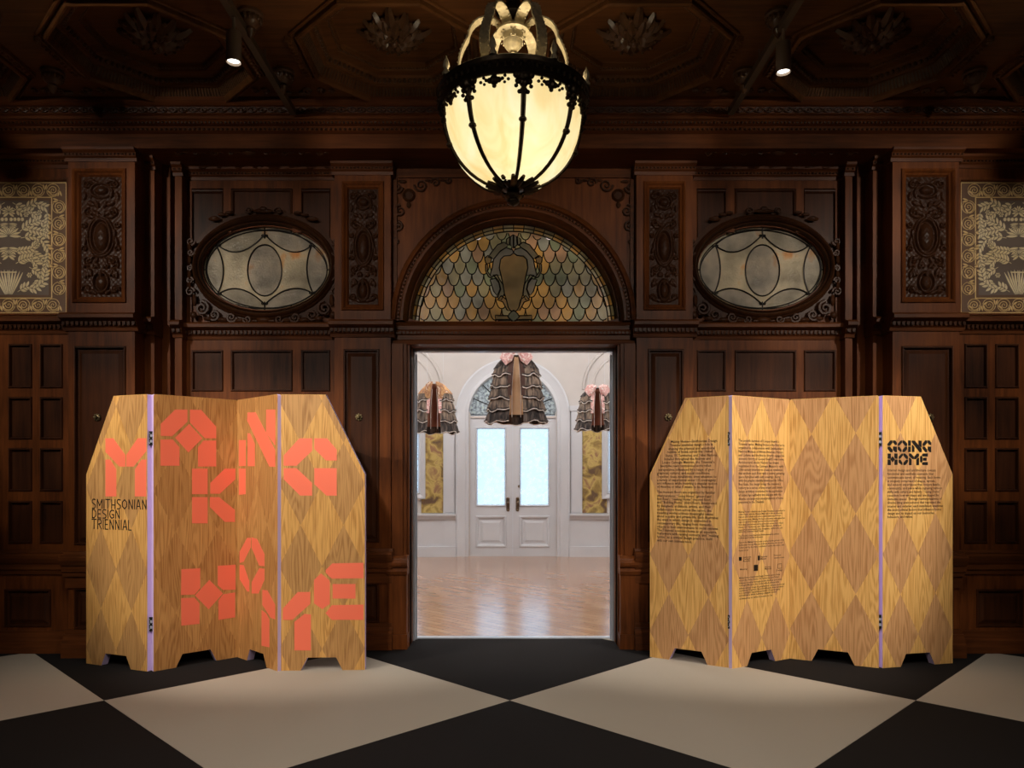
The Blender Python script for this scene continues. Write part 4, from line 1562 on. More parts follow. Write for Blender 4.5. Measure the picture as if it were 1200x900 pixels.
# double doors
for g, nm in ((-1, 'door_1'), (1, 'door_2')):
    def dxx(p):
        return CX+g*abs(p-603)*FK
    d = bpy.data.objects.new(nm, None)
    COL.objects.link(d)
    d.location = (dxx(628), FY+.05, 0)
    struct(d, 'white half-glazed door leaf, %s of the far pair' % ('left' if g < 0 else 'right'), 'door')
    yd = FY+.03
    x0, x1 = sorted((CX+g*.0004, dxx(654.2)))
    p0, p1 = sorted((dxx(612), dxx(645)))
    m = MB()
    zt = fanz-.035
    frame_with_hole(m, x0, x1, .0, zt, [(p0, p1, fz(592), fz(502)), (p0, p1, fz(640), fz(606))], yd, yd+.05)
    m.build('leaf', 'white', d)
    m = MB()
    m.box(CX+g*.0004, CX+g*.012, yd-.006, yd, 0, zt)
    m.build('meeting_bead', 'white', d)
    m = MB()
    inset_panel(m, p0, p1, fz(640), fz(606), [(-.02, yd), (-.01, yd-.02), (.01, yd-.015), (.03, yd+.015), (.06, yd+.015), (.10, yd)])
    m.build('panel', 'white', d)
    m = MB()
    m.loops([rect(p0-e, p1+e, fz(592)-e, fz(502)+e, y) for e, y in ((.02, yd), (.012, yd-.02), (0, yd-.01), (-.01, yd+.02))], False, False)
    m.build('glazing_bead', 'white', d)
    m = MB()
    m.box(p0, p1, yd+.02, yd+.026, fz(592), fz(502))
    m.build('pane', 'pane', d)
    m = MB()
    hx = dxx(603+5.6)
    m.box(hx-.028, hx+.028, yd-.012, yd, fz(598), fz(584))
    m.ball((hx, yd-.012, fz(584)), .028, .008, .02, 10, 4)
    m.ball((hx, yd-.012, fz(598)), .028, .008, .02, 10, 4)
    m.ball((hx, yd-.055, fz(589)), .024, .024, .024, 10, 6)
    m.tube([(hx, yd-.05, fz(589)), (hx, yd, fz(589))], .01, 8)
    m.build('handle', 'handle', d, True)
    if g > 0:
        m = MB()
        m.lathe([(.001, 0), (.022, 0), (.026, .012)], 0, 0, 12)
        m.v = [(hx+.03+a, yd-.012+z, fz(570)+b) for (a, b, z) in m.v]
        m.build('lock_rose', 'handle', d)
# side windows
for k, ((a, b), nm, lb) in enumerate(zip(sw, ('window_5', 'window_6'), ('white framed daylit window at the left end of the foyer', 'white framed daylit window at the right end of the foyer'))):
    w = bpy.data.objects.new(nm, None)
    COL.objects.link(w)
    w.location = ((a+b)/2, FY, wz0)
    struct(w, lb, 'window')
    m = MB()
    m.loops([rect(a-e, b+e, wz0-e, wz1+e, y) for e, y in ((.10, FY), (.10, FY-.05), (.08, FY-.06), (.02, FY-.04), (0, FY-.05), (-.04, FY+.05))], False, False)
    m.build('frame', 'white', w)
    m = MB()
    m.box(a, b, FY+.1, FY+.106, wz0, wz1)
    m.build('pane', 'pane', w)
    m = MB()
    m.box((a+b)/2-.02, (a+b)/2+.02, FY+.08, FY+.12, wz0, wz1)
    m.build('glazing_bar', 'white', w)
# added out-of-view fixtures, one over each fill light of the foyer
for a, wx in (('left', -2.4), ('middle', 0), ('right', 2.4)):
    for b, wy in (('near the dark hall', 7.2), ('near the white doors', 10.6)):
        t = thing('fill_fixture', 'added unseen fixture over a foyer fill light, %s one of the row %s' % (a, b), 'lamp', (wx, wy, 4.4), 'added foyer fill fixtures')
        m = MB()
        m.lathe([(.001, 4.40), (.09, 4.40), (.09, 4.385), (.02, 4.36), (.001, 4.36)], wx, wy, 16)
        m.build('ceiling_rose', 'handle', t, True)
        m = MB()
        m.tube([(wx, wy, 4.37), (wx, wy, 4.14)], .008, 6)
        m.build('stem', 'handle', t)
        m = MB()
        m.lathe([(.02, 4.16), (.10, 4.13), (.17, 4.12), (.17, 4.125), (.02, 4.165)], wx, wy, 18)
        m.build('shade', 'white', t, True)

# ================================================================== folding screens
SW, SH, ST = .61, 1.98, .055
CH_U, CH_Z = .33, 1.406
def base_outline(left, right):
    p = [(0, 0), (.155, 0), (.20, .092), (.405, .092), (.45, 0), (SW, 0)]
    p += [(SW, CH_Z), (CH_U, SH)] if right else [(SW, SH-.008), (SW-.008, SH)]
    p += [(SW-CH_U, SH), (0, CH_Z)] if left else [(.008, SH), (0, SH-.008)]
    return p
class Panel:
    """one leaf of a screen; local x runs along the leaf, y goes back, z up"""
    def __init__(s, parent, a, d, left=False, right=False, phase=.525, wood='oak'):
        d = Vector((d[0], d[1]))
        d.normalize()
        s.a, s.d = Vector(a), d
        s.n = Vector((d.y, -d.x))
        ol = base_outline(left, right)
        m = MB()
        m.poly([(x, 0, z) for x, z in ol], 0)
        m.poly([(x, ST, z) for x, z in reversed(ol)], 0)
        for i in range(len(ol)):
            (x0, z0), (x1, z1) = ol[i], ol[(i+1) % len(ol)]
            m.poly([(x0, 0, z0), (x0, ST, z0), (x1, ST, z1), (x1, 0, z1)], 1)
        s.o = m.build('panel', [wood, 'lav'], parent, world=False)
        s.o.location = Vector((s.a.x, s.a.y, 0))-Vector(parent.location)
        s.o.rotation_euler = (0, 0, math.atan2(d.y, d.x))
        # veneer diamonds, each laid in as its own piece
        e = .003
        io = [(min(max(x, e), SW-e), min(max(z, e), SH-e)) for x, z in ol]
        dw, dh = SW/4, .593/2
        for c in (0, 1):
            cx = dw+2*dw*c
            for k in range(-1, 4):
                cz = phase-dh+2*dh*k
                q = clip_poly(io, [(cx, cz-dh), (cx+dw, cz), (cx, cz+dh), (cx-dw, cz)])
                if len(q) < 3 or abs(area2(q)) < .0008:
                    continue
                s.slab(q, 'veneer_diamond', wood+'_dark', .0006)
    def slab(s, polys, name, mat, t):
        if isinstance(polys[0][0], (int, float)):
            polys = [polys]
        m = MB()
        for q in polys:
            if area2(q) < 0:
                q = list(reversed(q))
            m.loops([[(x, .0, z) for x, z in q], [(x, -t, z) for x, z in q]], False, True)
        o = m.build(name, mat, s.o, world=False)
        return o
    def uz(s, px, py):
        """photo pixel -> place on this leaf"""
        dx, dz = (px-PX)/F, (PY-py)/F
        # (0,0)+t*(dx,1) on line a + u d
        t = (s.a.x*s.d.y-s.a.y*s.d.x)/(dx*s.d.y-s.d.x)
        hit = Vector((dx*t, t))
        return ((hit-s.a).dot(s.d), HC+dz*t)
    def px(s, L, ox, oy, sc):
        return [s.uz(ox+x/sc, oy+y/sc) for x, y in L]
def hinge(parent, at, za, name='hinge'):
    m = MB()
    x, y = at
    for k in range(5):
        m.tube([(x, y, za-.05+.02*k), (x, y, za-.05+.02*k+.018)], .008, 8, k % 2)
    m.box(x-.015, x+.015, y+.001, y+.006, za-.05, za+.05)
    for dx in (-.012, .012):
        for dz in (-.035, 0, .035):
            m.ball((x+dx, y-.001, za+dz), .004, .003, .004, 6, 4, 1)
    m.build(name, ['black', 'steel'], parent, True)
def make_screen(label, A, H1, F2, H3, E, phases, woods):
    """A, E free ends (front line); H1, H3 hinges at the back corner; F2 hinge at the front corner"""
    A, H1, F2, H3, E = [Vector(v) for v in (A, H1, F2, H3, E)]
    base = thing('folding_screen', label, 'screen', (F2.x, F2.y, 0))
    def nrm(d):
        d = d.normalized()
        return Vector((d.y, -d.x))
    def solve_end(fr, hb):          # front start known, back end known
        d = hb-fr
        for _ in range(6):
            d = (hb+nrm(d)*ST)-fr
        return d.normalized()
    d1 = solve_end(A, H1)
    p1a = H1+nrm(d1)*ST-d1*SW
    d2 = F2-H1
    for _ in range(6):
        d2 = F2-(H1+nrm(d2)*ST)
    d2 = d2.normalized()
    p2a = F2-d2*SW
    d3 = H3-F2
    for _ in range(6):
        d3 = (H3+nrm(d3)*ST)-F2
    d3 = d3.normalized()
    p3a = F2+d3*.001
    d4 = E-H3
    for _ in range(6):
        d4 = E-(H3+nrm(d4)*ST)
    d4 = d4.normalized()
    p4a = H3+nrm(d4)*ST
    P_ = [Panel(base, p1a, d1, left=True, phase=phases[0], wood=woods[0]), Panel(base, p2a, d2, phase=phases[1], wood=woods[1]),
          Panel(base, p3a, d3, phase=phases[2], wood=woods[2]), Panel(base, p4a, d4, right=True, phase=phases[3], wood=woods[3])]
    g1 = (p1a+d1*SW+p2a)/2
    g3 = (p3a+d3*SW+p4a)/2
    for z in (1.665, .335):
        hinge(base, (g1.x, g1.y+.012), z)
        hinge(base, (g3.x, g3.y+.012), z)
    return base, P_
def gp(px, py):
    Y = F*HC/(py-PY)
    return ((px-PX)*Y/F, Y)
scrL, PL = make_screen('honey oak folding screen with coral stencil lettering, left of the doorway',
    ((106-PX)*5.509/F, 5.509), ((180-PX)*5.349/F, 5.349), gp(278, 770), ((329.5-PX)*5.372/F, 5.372), gp(430, 785), (.42, .40, .45, .45), ('oak_l', 'oak_m', 'oak_m', 'oak_l'))
scrR, PR = make_screen('honey oak folding screen with small black printed text, right of the doorway',
    gp(763, 770), ((857-PX)*5.444/F, 5.444), gp(925.5, 771.7), ((1028-PX)*5.444/F, 5.444), gp(1113, 777.4), (.50, .49, .525, .53), ('oak', 'oak', 'oak', 'oak'))
T_INK = .0012
# ---- coral stencil letters (traced in photo pixels, laid on their leaf)
LET = {}
LET['M'] = (0, (100, 470, 5.62), [[(133, 245), (185, 245), (264, 355), (264, 432), (225, 432), (133, 335)], [(402, 245), (345, 245), (270, 355), (270, 432), (318, 432), (402, 330)], [(133, 385), (165, 385), (205, 450), (205, 628), (133, 628)], [(402, 385), (370, 385), (327, 450), (327, 628), (402, 628)]])
LET['A'] = (1, (180, 470, 6), [[(50, 245), (50, 160), (150, 60), (238, 60), (238, 145), (130, 248)], [(255, 60), (335, 62), (440, 180), (440, 262), (360, 262), (255, 150)], [(250, 160), (343, 262), (245, 362), (150, 258)], [(48, 270), (135, 270), (182, 325), (182, 455), (48, 455)], [(440, 278), (350, 278), (312, 325), (312, 460), (440, 460)]])
LET['K'] = (1, (180, 470, 6), [[(270, 475), (380, 475), (380, 655), (270, 655)], [(500, 475), (575, 475), (575, 550), (465, 652), (398, 652), (398, 575)], [(270, 675), (380, 675), (380, 860), (270, 860)], [(395, 675), (460, 675), (572, 765), (572, 850), (500, 850), (395, 745)]])
LET['I'] = (2, (270, 470, 6), [[(60, 275), (108, 275), (108, 455), (60, 458)], [(60, 475), (108, 475), (108, 655), (60, 660)]])
LET['N'] = (2, (270, 470, 6), [[(122, 225), (140, 230), (172, 300), (172, 458), (122, 458)], [(122, 80), (178, 80), (316, 345), (316, 462), (275, 462), (118, 135)], [(252, 60), (316, 60), (316, 312), (252, 225)]])
LET['G'] = (3, (320, 490, 6), [[(185, 142), (275, 142), (275, 230), (165, 335), (75, 335), (75, 262)], [(290, 142), (380, 142), (448, 222), (448, 298), (372, 298), (290, 215)], [(75, 352), (165, 352), (275, 455), (275, 545), (190, 545), (75, 430)], [(290, 352), (448, 352), (448, 545), (375, 545), (290, 465)]])
LET['H'] = (1, (200, 620, 5.629), [[(70, 265), (195, 258), (195, 390), (158, 432), (68, 435)], [(68, 455), (158, 452), (190, 490), (190, 625), (70, 638)], [(255, 335), (345, 425), (250, 530), (160, 438)], [(310, 242), (428, 235), (428, 400), (345, 402), (310, 370)], [(345, 430), (425, 418), (425, 582), (315, 600), (315, 470)]])
LET['O'] = (2, (200, 620, 5.629), [[(505, 58), (530, 58), (530, 120), (483, 215), (455, 225), (455, 150)], [(535, 55), (570, 65), (620, 165), (620, 245), (585, 242), (535, 125)], [(455, 235), (483, 238), (520, 345), (520, 412), (505, 412), (455, 330)], [(620, 262), (585, 258), (535, 350), (535, 425), (580, 425), (620, 335)]])
LET['m'] = (2, (200, 620, 5.629), [[(605, 400), (640, 405), (690, 500), (690, 597), (660, 585), (605, 500)], [(600, 535), (630, 555), (652, 595), (652, 780), (600, 770)]])
LET['n'] = (3, (310, 640, 6.425), [[(250, 345), (345, 345), (345, 435), (210, 555), (138, 555), (138, 470)], [(225, 570), (300, 510), (350, 515), (350, 785), (225, 785)]])
LET['E'] = (3, (310, 640, 6.425), [[(372, 255), (425, 205), (492, 260), (492, 435), (435, 475), (372, 430)], [(460, 180), (510, 130), (745, 125), (745, 242), (505, 245), (460, 200)], [(512, 285), (685, 285), (685, 395), (512, 395)], [(460, 505), (505, 445), (745, 440), (745, 555), (505, 555)]])
GLY = {}
for ch, (pi_, (ox, oy, sc), polys) in LET.items():
    p = PL[pi_]
    P2 = [[(min(max(u, .002), SW-.002), z) for u, z in p.px(q, ox, oy, sc)] for q in polys]
    p.slab(P2, 'letter', 'orange', T_INK)
    us = [u for q in P2 for u, z in q]
    zs = [z for q in P2 for u, z in q]
    GLY[ch] = [[((u-min(us))/(max(us)-min(us)), (z-min(zs))/(max(zs)-min(zs))) for u, z in q] for q in P2]
# ---- black GOING HOME
def glyph(p, ch, x0, y0, x1, y1, ox=1030, oy=505, sc=13.85):
    (u0, z1), (u1, z0) = p.uz(ox+x0/sc, oy+y0/sc), p.uz(ox+x1/sc, oy+y1/sc)
    p.slab([[(u0+(u1-u0)*a, z0+(z1-z0)*b) for a, b in q] for q in GLY[ch]], 'letter', 'ink', T_INK)
pp = PR[3]
for ch, x0, x1 in (('G', 138, 292), ('O', 303, 458), ('I', 472, 517), ('N', 530, 692), ('G', 707, 848)):
    glyph(pp, ch, x0, 152, x1, 346)
for ch, x0, x1 in (('H', 138, 302), ('O', 318, 472), ('M', 485, 650), ('E', 665, 793)):
    glyph(pp, ch, x0, 363, x1, 556)
# ---- thin lettering SMITHSONIAN DESIGN TRIENNIAL
STK = {
 'S': [[(.9, .95), (.7, 1), (.3, 1), (.1, .85), (.1, .65), (.9, .35), (.9, .15), (.7, 0), (.1, 0)]],
 'M': [[(.05, 0), (.05, 1), (.5, .3), (.95, 1), (.95, 0)]], 'I': [[(.5, 0), (.5, 1)]], 'T': [[(0, 1), (1, 1)], [(.5, 1), (.5, 0)]],
 'H': [[(.1, 0), (.1, 1)], [(.9, 0), (.9, 1)], [(.1, .4), (.9, .4)]], 'O': [[(.5, 0), (.1, .25), (.05, .5), (.1, .75), (.5, 1), (.9, .75), (.95, .5), (.9, .25), (.5, 0)]],
 'N': [[(.1, 0), (.1, 1), (.9, 0), (.9, 1)]], 'A': [[(.05, 0), (.45, 1), (.55, 1), (.95, 0)], [(.2, .3), (.8, .3)]],
 'D': [[(.1, 0), (.1, 1), (.5, 1), (.85, .75), (.9, .5), (.85, .25), (.5, 0), (.1, 0)]], 'E': [[(.9, 0), (.1, 0), (.1, 1), (.9, 1)], [(.1, .5), (.75, .5)]],
 'G': [[(.9, .9), (.5, 1), (.15, .8), (.05, .5), (.15, .2), (.5, 0), (.9, .1), (.9, .45), (.55, .45)]], 'R': [[(.1, 0), (.1, 1), (.7, 1), (.9, .8), (.85, .6), (.1, .5)], [(.4, .5), (.9, 0)]],
 'L': [[(.1, 1), (.1, 0), (.85, 0)]]}
ADV = {'I': .34, 'M': 1.25, 'O': 1.15, 'L': .8, 'E': .85, 'S': .9}
def thin_word(p, word, x0, y0, x1, y1):
    u0, z1 = p.uz(100+x0/5.62, 470+y0/5.62)
    u1, z0 = p.uz(100+x1/5.62, 470+y1/5.62)
    zl = p.uz(100+x0/5.62, 470+y1/5.62)[1]
    tot = sum(ADV.get(c, 1) for c in word)
    k = (u1-u0)/tot
    cur = u0
    for c in word:
        a = ADV.get(c, 1)*k
        w = a*.78
        polys = []
        for L in STK[c]:
            pts = [(cur+a*.11+x*w, zl+z*(z1-zl)) for x, z in L]
            for i in range(len(pts)-1):
                v = Vector((pts[i+1][0]-pts[i][0], pts[i+1][1]-pts[i][1])).normalized()
                n = Vector((-v.y, v.x))*.004
                e = v*.0025
                A_, B_ = Vector(pts[i])-e, Vector(pts[i+1])+e
                polys.append([tuple(A_+n), tuple(A_-n), tuple(B_-n), tuple(B_+n)])
        p.slab(polys, 'letter', 'ink', T_INK)
        cur += a
thin_word(PL[0], 'SMITHSONIAN', 40, 646, 408, 705)
thin_word(PL[0], 'DESIGN', 40, 714, 232, 768)
thin_word(PL[0], 'TRIENNIAL', 40, 778, 310, 840)
# ---- printed paragraphs
def text_lines(p, lines, size, t=.0008):
    """lines: (text, x-left px, x-right px, y-centre px); each is set to its measured width"""
    m = MB()
    for (tx, xl, xr, yc) in lines:
        cu = bpy.data.curves.new('type', 'FONT')
        cu.body = tx
        cu.size = size
        cu.resolution_u = 1
        cu.offset = size*.013
        ob = bpy.data.objects.new('type', cu)
        me = ob.to_mesh()
        if not me or not len(me.vertices):
            continue
        n = len(me.vertices)
        co = np.empty(n*3, np.float32)
        me.vertices.foreach_get('co', co)
        co = co.reshape(-1, 3)
        ul = p.uz(xl, yc)[0]
        ur = p.uz(xr, yc)[0]
        zc = p.uz((xl+xr)/2, yc)[1]
        kx = (ur-ul)/max(co[:, 0].max(), 1e-6)
        b = len(m.v)
        m.v += [(ul+float(x)*kx, -t, zc-size*.24+float(y)) for x, y, _ in co]
        for pg in me.polygons:
            m.f.append(tuple(b+i for i in pg.vertices))
            m.m.append(0)
        ob.to_mesh_clear()
        bpy.data.objects.remove(ob)
        bpy.data.curves.remove(cu)
    return m.build('printed_text', 'ink', p.o, world=False)
q1 = "Making Home—Smithsonian Design|Triennial examines design’s role in|shaping the physical and emotional|realities of home across the United|States, US Territories, and Tribal Nations.|Installed throughout the Andrew and|Louise Carnegie Mansion, the Triennial’s|twenty-five newly commissioned works reflect|perspectives influenced by a range of geo-|graphical, cultural, and social conditions.|Together, these installations draw attention to|a variety of experiences under US sovereignty|and influence while resisting a singular notion|of America or what it means to be American.".split('|')
xl = [270, 258, 235, 215, 190, 172, 140, 115, 88, 65, 65, 65, 65, 65]
xr = [970, 905, 935, 900, 975, 870, 930, 880, 925, 865, 960, 950, 970, 925]
ys = [95, 148, 203, 252, 308, 360, 412, 465, 522, 575, 628, 680, 730, 782]
L1 = [(a, 765+b/12.857, 765+c/12.857, 510+d/12.857) for a, b, c, d in zip(q1, xl, xr, ys)]
text_lines(PR[0], L1, .0285)
q2 = "The museum floors are organized by familiar|interpretations: “Going Home” (ground and|first floor), “Seeking Home” (second floor),|and “Building Home” (third floor). Interpreted|by designers, architects, artists, and their|collaborators from across the nation, the|resulting works address meaningful issues|about equality and private life. Each illustrates|the ways in which design is embedded in|contemporary life, ranging from domestic|objects to built environments to social systems.|The Triennial considers home as an expansive|framework with varying contexts, and “making|home” as a critical design practice, built|with our own intimate tools.".split('|')
xr = [940, 880, 890, 960, 880, 885, 910, 985, 880, 885, 990, 960, 990, 900, 590]
ys = [92, 150, 200, 250, 305, 360, 412, 465, 515, 570, 625, 678, 730, 780, 828]
text_lines(PR[0], [(a, 770, 765+c/12.857, 570+d/12.857) for a, c, d in zip(q2, xr, ys)], .0285)
q3 = "The seventh iteration of Cooper Hewitt’s|Triennial series, Making Home is the first to be|organized in collaboration with Smithsonian’s|National Museum of African American History|and Culture, and the first to directly engage the|domestic history of Cooper Hewitt’s own home.|Architectural studio Nation has drawn|inspiration from the Carnegie Mansion’s early|20th-century interiors to create an installation|that anchors each floor with a central gathering|space furnished with soft coverings. Along|with the graphic identity developed by Office|Ben Ganz, the design brings the mansion’s|history as a series of important and timely|design activities conducted in the aspirations|of Gilded Age aesthetics into dialogue with the|diverse contemporary interpretations of home|presented in the Triennial.".split('|')
xr = [860, 970, 950, 940, 965, 965, 860, 950, 935, 970, 890, 940, 895, 935, 930, 905, 945, 580]
text_lines(PR[1], [(a, 865.4, 860+c/16.36, 517.2+4.2*i) for i, (a, c) in enumerate(zip(q3, xr))], .0275)
q4 = "Making Home—Smithsonian Design Triennial is presented in|collaboration with the National Museum of African American|History and Culture and made possible with support from|the Smithsonian. Making Home is presented with generous|support from the Triennial partners and received support|from the Smithsonian and its partners across the United|States, US Territories, and Tribal Nations. Additional|support is provided by the designers, architects, and|artists of the Smithsonian Design Triennial.".split('|')
xr = [980, 930, 900, 975, 850, 940, 900, 930, 570]
sm = [(a, 865.4, 860+c/16.36, 599.3+2.95*i) for i, (a, c) in enumerate(zip(q4, xr))]
sm += [("The Triennial is supported by the Smithsonian and its partners.", 865.6, 913, 627), ("Additional support is provided by the museum.", 865.6, 894, 630)]
sm += [("Support for Making Home is also provided by the partners of the", 865.6, 919, 634.5), ("Smithsonian National Museum of African American History and", 865.6, 917, 637.5), ("Culture and by the many contributors across the nation, with", 865.6, 919, 640.4), ("thanks to all.", 865.6, 877, 645.2)]
text_lines(PR[1], sm, .0175)
sq = [("Making Home—Smithsonian Design Triennial explores home", 866, 914, 675.4), ("across the United States, US Territories, and Tribal", 866, 912, 678.4), ("Nations. Installed throughout the Andrew and Louise", 866, 916.5, 681.3), ("Carnegie Mansion, the works reflect perspectives", 866, 913, 684.2), ("influenced by a range of geographical, cultural, and social", 866, 919, 687.2), ("conditions. Together, these installations draw attention", 866, 918, 690), ("to a variety of experiences under US sovereignty", 866, 914, 693), ("and influence while resisting a singular notion", 866, 910, 696), ("of America or what it means to be.", 866, 905.5, 699.8)]
text_lines(PR[1], sq, .0175)
# sponsor marks: solid blocks and the small lines beside them
def blockpx(p, x0, y0, x1, y1):
    u0, z1 = p.uz(x0, y0)
    u1, z0 = p.uz(x1, y1)
    p.slab([(u0, z0), (u1, z0), (u1, z1), (u0, z1)], 'printed_mark', 'ink', T_INK)
blockpx(PR[1], 865.8, 652.8, 869.0, 657)
blockpx(PR[1], 883.4, 662, 888.1, 668.8)
blockpx(PR[1], 888.0, 651.2, 890.4, 656.6)
u0, z1 = PR[1].uz(911.3, 660.8)
u1, z0 = PR[1].uz(916, 666)
fw = .003
PR[1].slab([[(u0, z0), (u1, z0), (u1, z0+fw), (u0, z0+fw)], [(u0, z1-fw), (u1, z1-fw), (u1, z1), (u0, z1)], [(u0, z0), (u0+fw, z0), (u0+fw, z1), (u0, z1)], [(u1-fw, z0), (u1, z0), (u1, z1), (u1-fw, z1)]], 'printed_mark', 'ink', T_INK)
for w_ in [("Smithsonian", 870.5, 880, 653), ("Design", 870.5, 879, 655.3), ("Museum", 870.5, 879, 657.6), ("National", 891, 899, 652.5), ("Museum", 891, 898, 655), ("Triennial", 906.5, 915, 650.8), ("Smithsonian", 907, 919, 653.6), ("Making", 867, 875.5, 667.2), ("Home", 896, 903.5, 664.5), ("Museum", 896, 904, 666.6), ("Design", 909.5, 917, 668.4)]:
    text_lines(PR[1], [w_], .017)
q5 = "Interior design and architecture contain|functional and aesthetic elements that|communicate layers of meaning. Each home|is uniquely comprised of shapes, layouts,|and sensory experiences that conjure family,|community, and place while signaling various|shifts with culture and history. “Going Home”|considers how we shape and are shaped by|domestic spaces. Through reinterpretations of|diverse living environments that represent the|interior and exterior, each installation examines|the sociopolitical factors that influence home|design and its impact on our memories,|behaviors, and values.".split('|')
xr = [920, 885, 1000, 915, 990, 1020, 995, 970, 1020, 1000, 1035, 1010, 905, 550]
text_lines(PR[3], [(a, 1039.8, 1030+c/13.85, 551.4+4.19*i) for i, (a, c) in enumerate(zip(q5, xr))], .0275)

# ================================================================== pendant lamp
def pendant():
    lx, ly = LAMP
    t = thing('pendant_lamp', 'large glowing alabaster bowl lamp in a dark bronze crown frame', 'lamp', (lx, ly, 2.63))
    zr, zb, rg = 3.085, 2.705, .3127
    def gr(u):                     # u 0 at the rim .. 1 at the bottom
        return rg*max(0, 1-u**2.35)**.5
    NP = 8
    ph = R(8)
    for k in range(NP):
        m = MB()
        a0, a1 = ph+2*PI*k/NP, ph+2*PI*(k+1)/NP
        m.lathe([(gr(i/16), zr-(zr-zb)*i/16) for i in range(17)], lx, ly, 7, a0, a1)
        m.build('glass_pane', 'lampglass', t, True)
    def on(a, u, dr=.004):
        r = gr(u)+dr
        return (lx+r*math.sin(a), ly-r*math.cos(a), zr-(zr-zb)*u)
    for k in range(NP):
        a = ph+2*PI*k/NP
        m = MB()
        m.tube([on(a, .02+.96*i/18) for i in range(19)], [.0125-.004*i/18 for i in range(19)], 6)
        p = on(a, .50, .008)
        m.ball(p, .018, .018, .014, 8, 5)
        # fleur at the head of the rib
        for (da, u, rr) in ((0, .06, .030), (0, .13, .022), (-.09, .05, .018), (.09, .05, .018), (-.075, .12, .014), (.075, .12, .014), (-.10, .17, .009), (.10, .17, .009), (-.055, .23, .010), (.055, .23, .010), (0, .22, .018)):
            m.ball(on(a+da, u, .005), rr, rr*.5 if abs(math.sin(a)) < .7 else rr, rr, 8, 5)
        m.build('rib', 'bronze', t, True)
        m = MB()
        a += PI/NP
        for (da, u, rr) in ((0, .07, .026), (0, .02, .014), (0, .13, .012), (-.06, .07, .016), (.06, .07, .016), (-.11, .06, .010), (.11, .06, .010), (-.145, .03, .009), (.145, .03, .009), (-.14, .10, .008), (.14, .10, .008), (-.19, .07, .009), (.19, .07, .009)):
            rr *= .82
            m.ball(on(a+da, u+.03, .005), rr, rr*.5 if abs(math.sin(a)) < .7 else rr, rr, 8, 5)
        m.build('cresting', 'bronze', t, True)
    # rim
    m = MB()
    m.lathe([(.312, 3.07), (.322, 3.068), (.333, 3.078), (.340, 3.095), (.334, 3.108), (.345, 3.118), (.347, 3.135), (.335, 3.145), (.315, 3.145), (.308, 3.12), (.308, 3.09), (.312, 3.07)], lx, ly, 64)
    rim = m.build('rim', 'bronze', t, True)
    m = MB()
    for k in range(64):
        a = 2*PI*k/64
        m.ball((lx+.340*math.sin(a), ly-.340*math.cos(a), 3.10), .010, .010, .012, 6, 4)
    m.build('rim_beading', 'bronze', rim, kind='stuff')
    for k in range(NP):
        a = ph+2*PI*(k+.5)/NP
        m = MB()
        x, y = lx+.338*math.sin(a), ly-.338*math.cos(a)
        m.lathe([(.016, 3.14), (.018, 3.15), (.009, 3.165), (.016, 3.18), (.012, 3.20), (.004, 3.215), (.001, 3.225)], x, y, 8)
        m.build('finial', 'gilt', rim, True)
    # crown straps
    for k in range(6):
        a = R(30)+2*PI*k/6
        ca_, sa_ = math.sin(a), -math.cos(a)
        prof = []
        for i in range(25):
            u = i/24
            if u < .55:
                v = u/.55
                r = .195+.055*math.sin(v*PI*.9)-.012*v
                z = 3.14+.26*v
            else:
                v = (u-.55)/.45
                th = PI*v*1.05
                r = .122+.078*math.cos(th)
                z = 3.40+.085*math.sin(th)
            prof.append((r, z))
        m = MB()
        w = .025
        tx, ty = -sa_, ca_
        L = [[], [], [], []]
        for i, (r, z) in enumerate(prof):
            dr = prof[min(i+1, 24)][0]-prof[max(i-1, 0)][0]
            dz = prof[min(i+1, 24)][1]-prof[max(i-1, 0)][1]
            n = Vector((dz, -dr))
            n = n/max(n.length, 1e-6)*.007
            c = (lx+r*ca_, ly+r*sa_)
            co = (lx+(r+n.x)*ca_, ly+(r+n.x)*sa_)
            L[0].append((c[0]-tx*w, c[1]-ty*w, z))
            L[1].append((c[0]+tx*w, c[1]+ty*w, z))
            L[2].append((co[0]+tx*w, co[1]+ty*w, z+n.y))
            L[3].append((co[0]-tx*w, co[1]-ty*w, z+n.y))
        m.loops([list(q) for q in zip(*L)], True, True)
        st = m.build('crown_strap', 'gilt', t)
        fixnormals(st)
        m = MB()
        for i in range(0, 25):
            r, z = prof[i]
            for g in (-1, 1):
                m.ball((lx+(r+.008)*ca_+g*tx*w*.8, ly+(r+.008)*sa_+g*ty*w*.8, z+.003), .0045, .0045, .0045, 6, 4)
        m.build('strap_beading', 'gilt', st, kind='stuff')
    # hub, urn inside, stem
    m = MB()
    m.lathe([(.001, 3.315), (.014, 3.318), (.022, 3.325), (.014, 3.335), (.024, 3.345), (.040, 3.365), (.044, 3.385), (.030, 3.40), (.026, 3.41), (.05, 3.42), (.075, 3.425), (.075, 3.435), (.05, 3.45), (.03, 3.46), (.03, 3.48)], lx, ly, 20)
    m.build('urn', 'gilt', t, True)
    m = MB()
    m.lathe([(.03, 3.47), (.045, 3.49), (.05, 3.51), (.03, 3.53), (.02, 3.56), (.03, 3.58), (.036, 3.60), (.02, 3.63), (.014, 3.66), (.014, 4.16), (.06, 4.2), (.09, 4.24), (.09, 4.26)], lx, ly, 16)
    for k in range(4):
        a = R(50)+PI/2*k
        m.tube([(lx+q[0]*math.sin(a), ly-q[0]*math.cos(a), q[2]) for q in spiral(.07, 3.56, .04, 1.3, PI, 1, 14)], .009, 6)
        m.tube([(lx+.03*math.sin(a), ly-.03*math.cos(a), 3.58), (lx+.05*math.sin(a), ly-.05*math.cos(a), 3.66), (lx+.02*math.sin(a), ly-.02*math.cos(a), 3.75)], .009, 6)
    m.build('stem', 'bronze', t, True)
    # bottom finial with leaves
    m = MB()
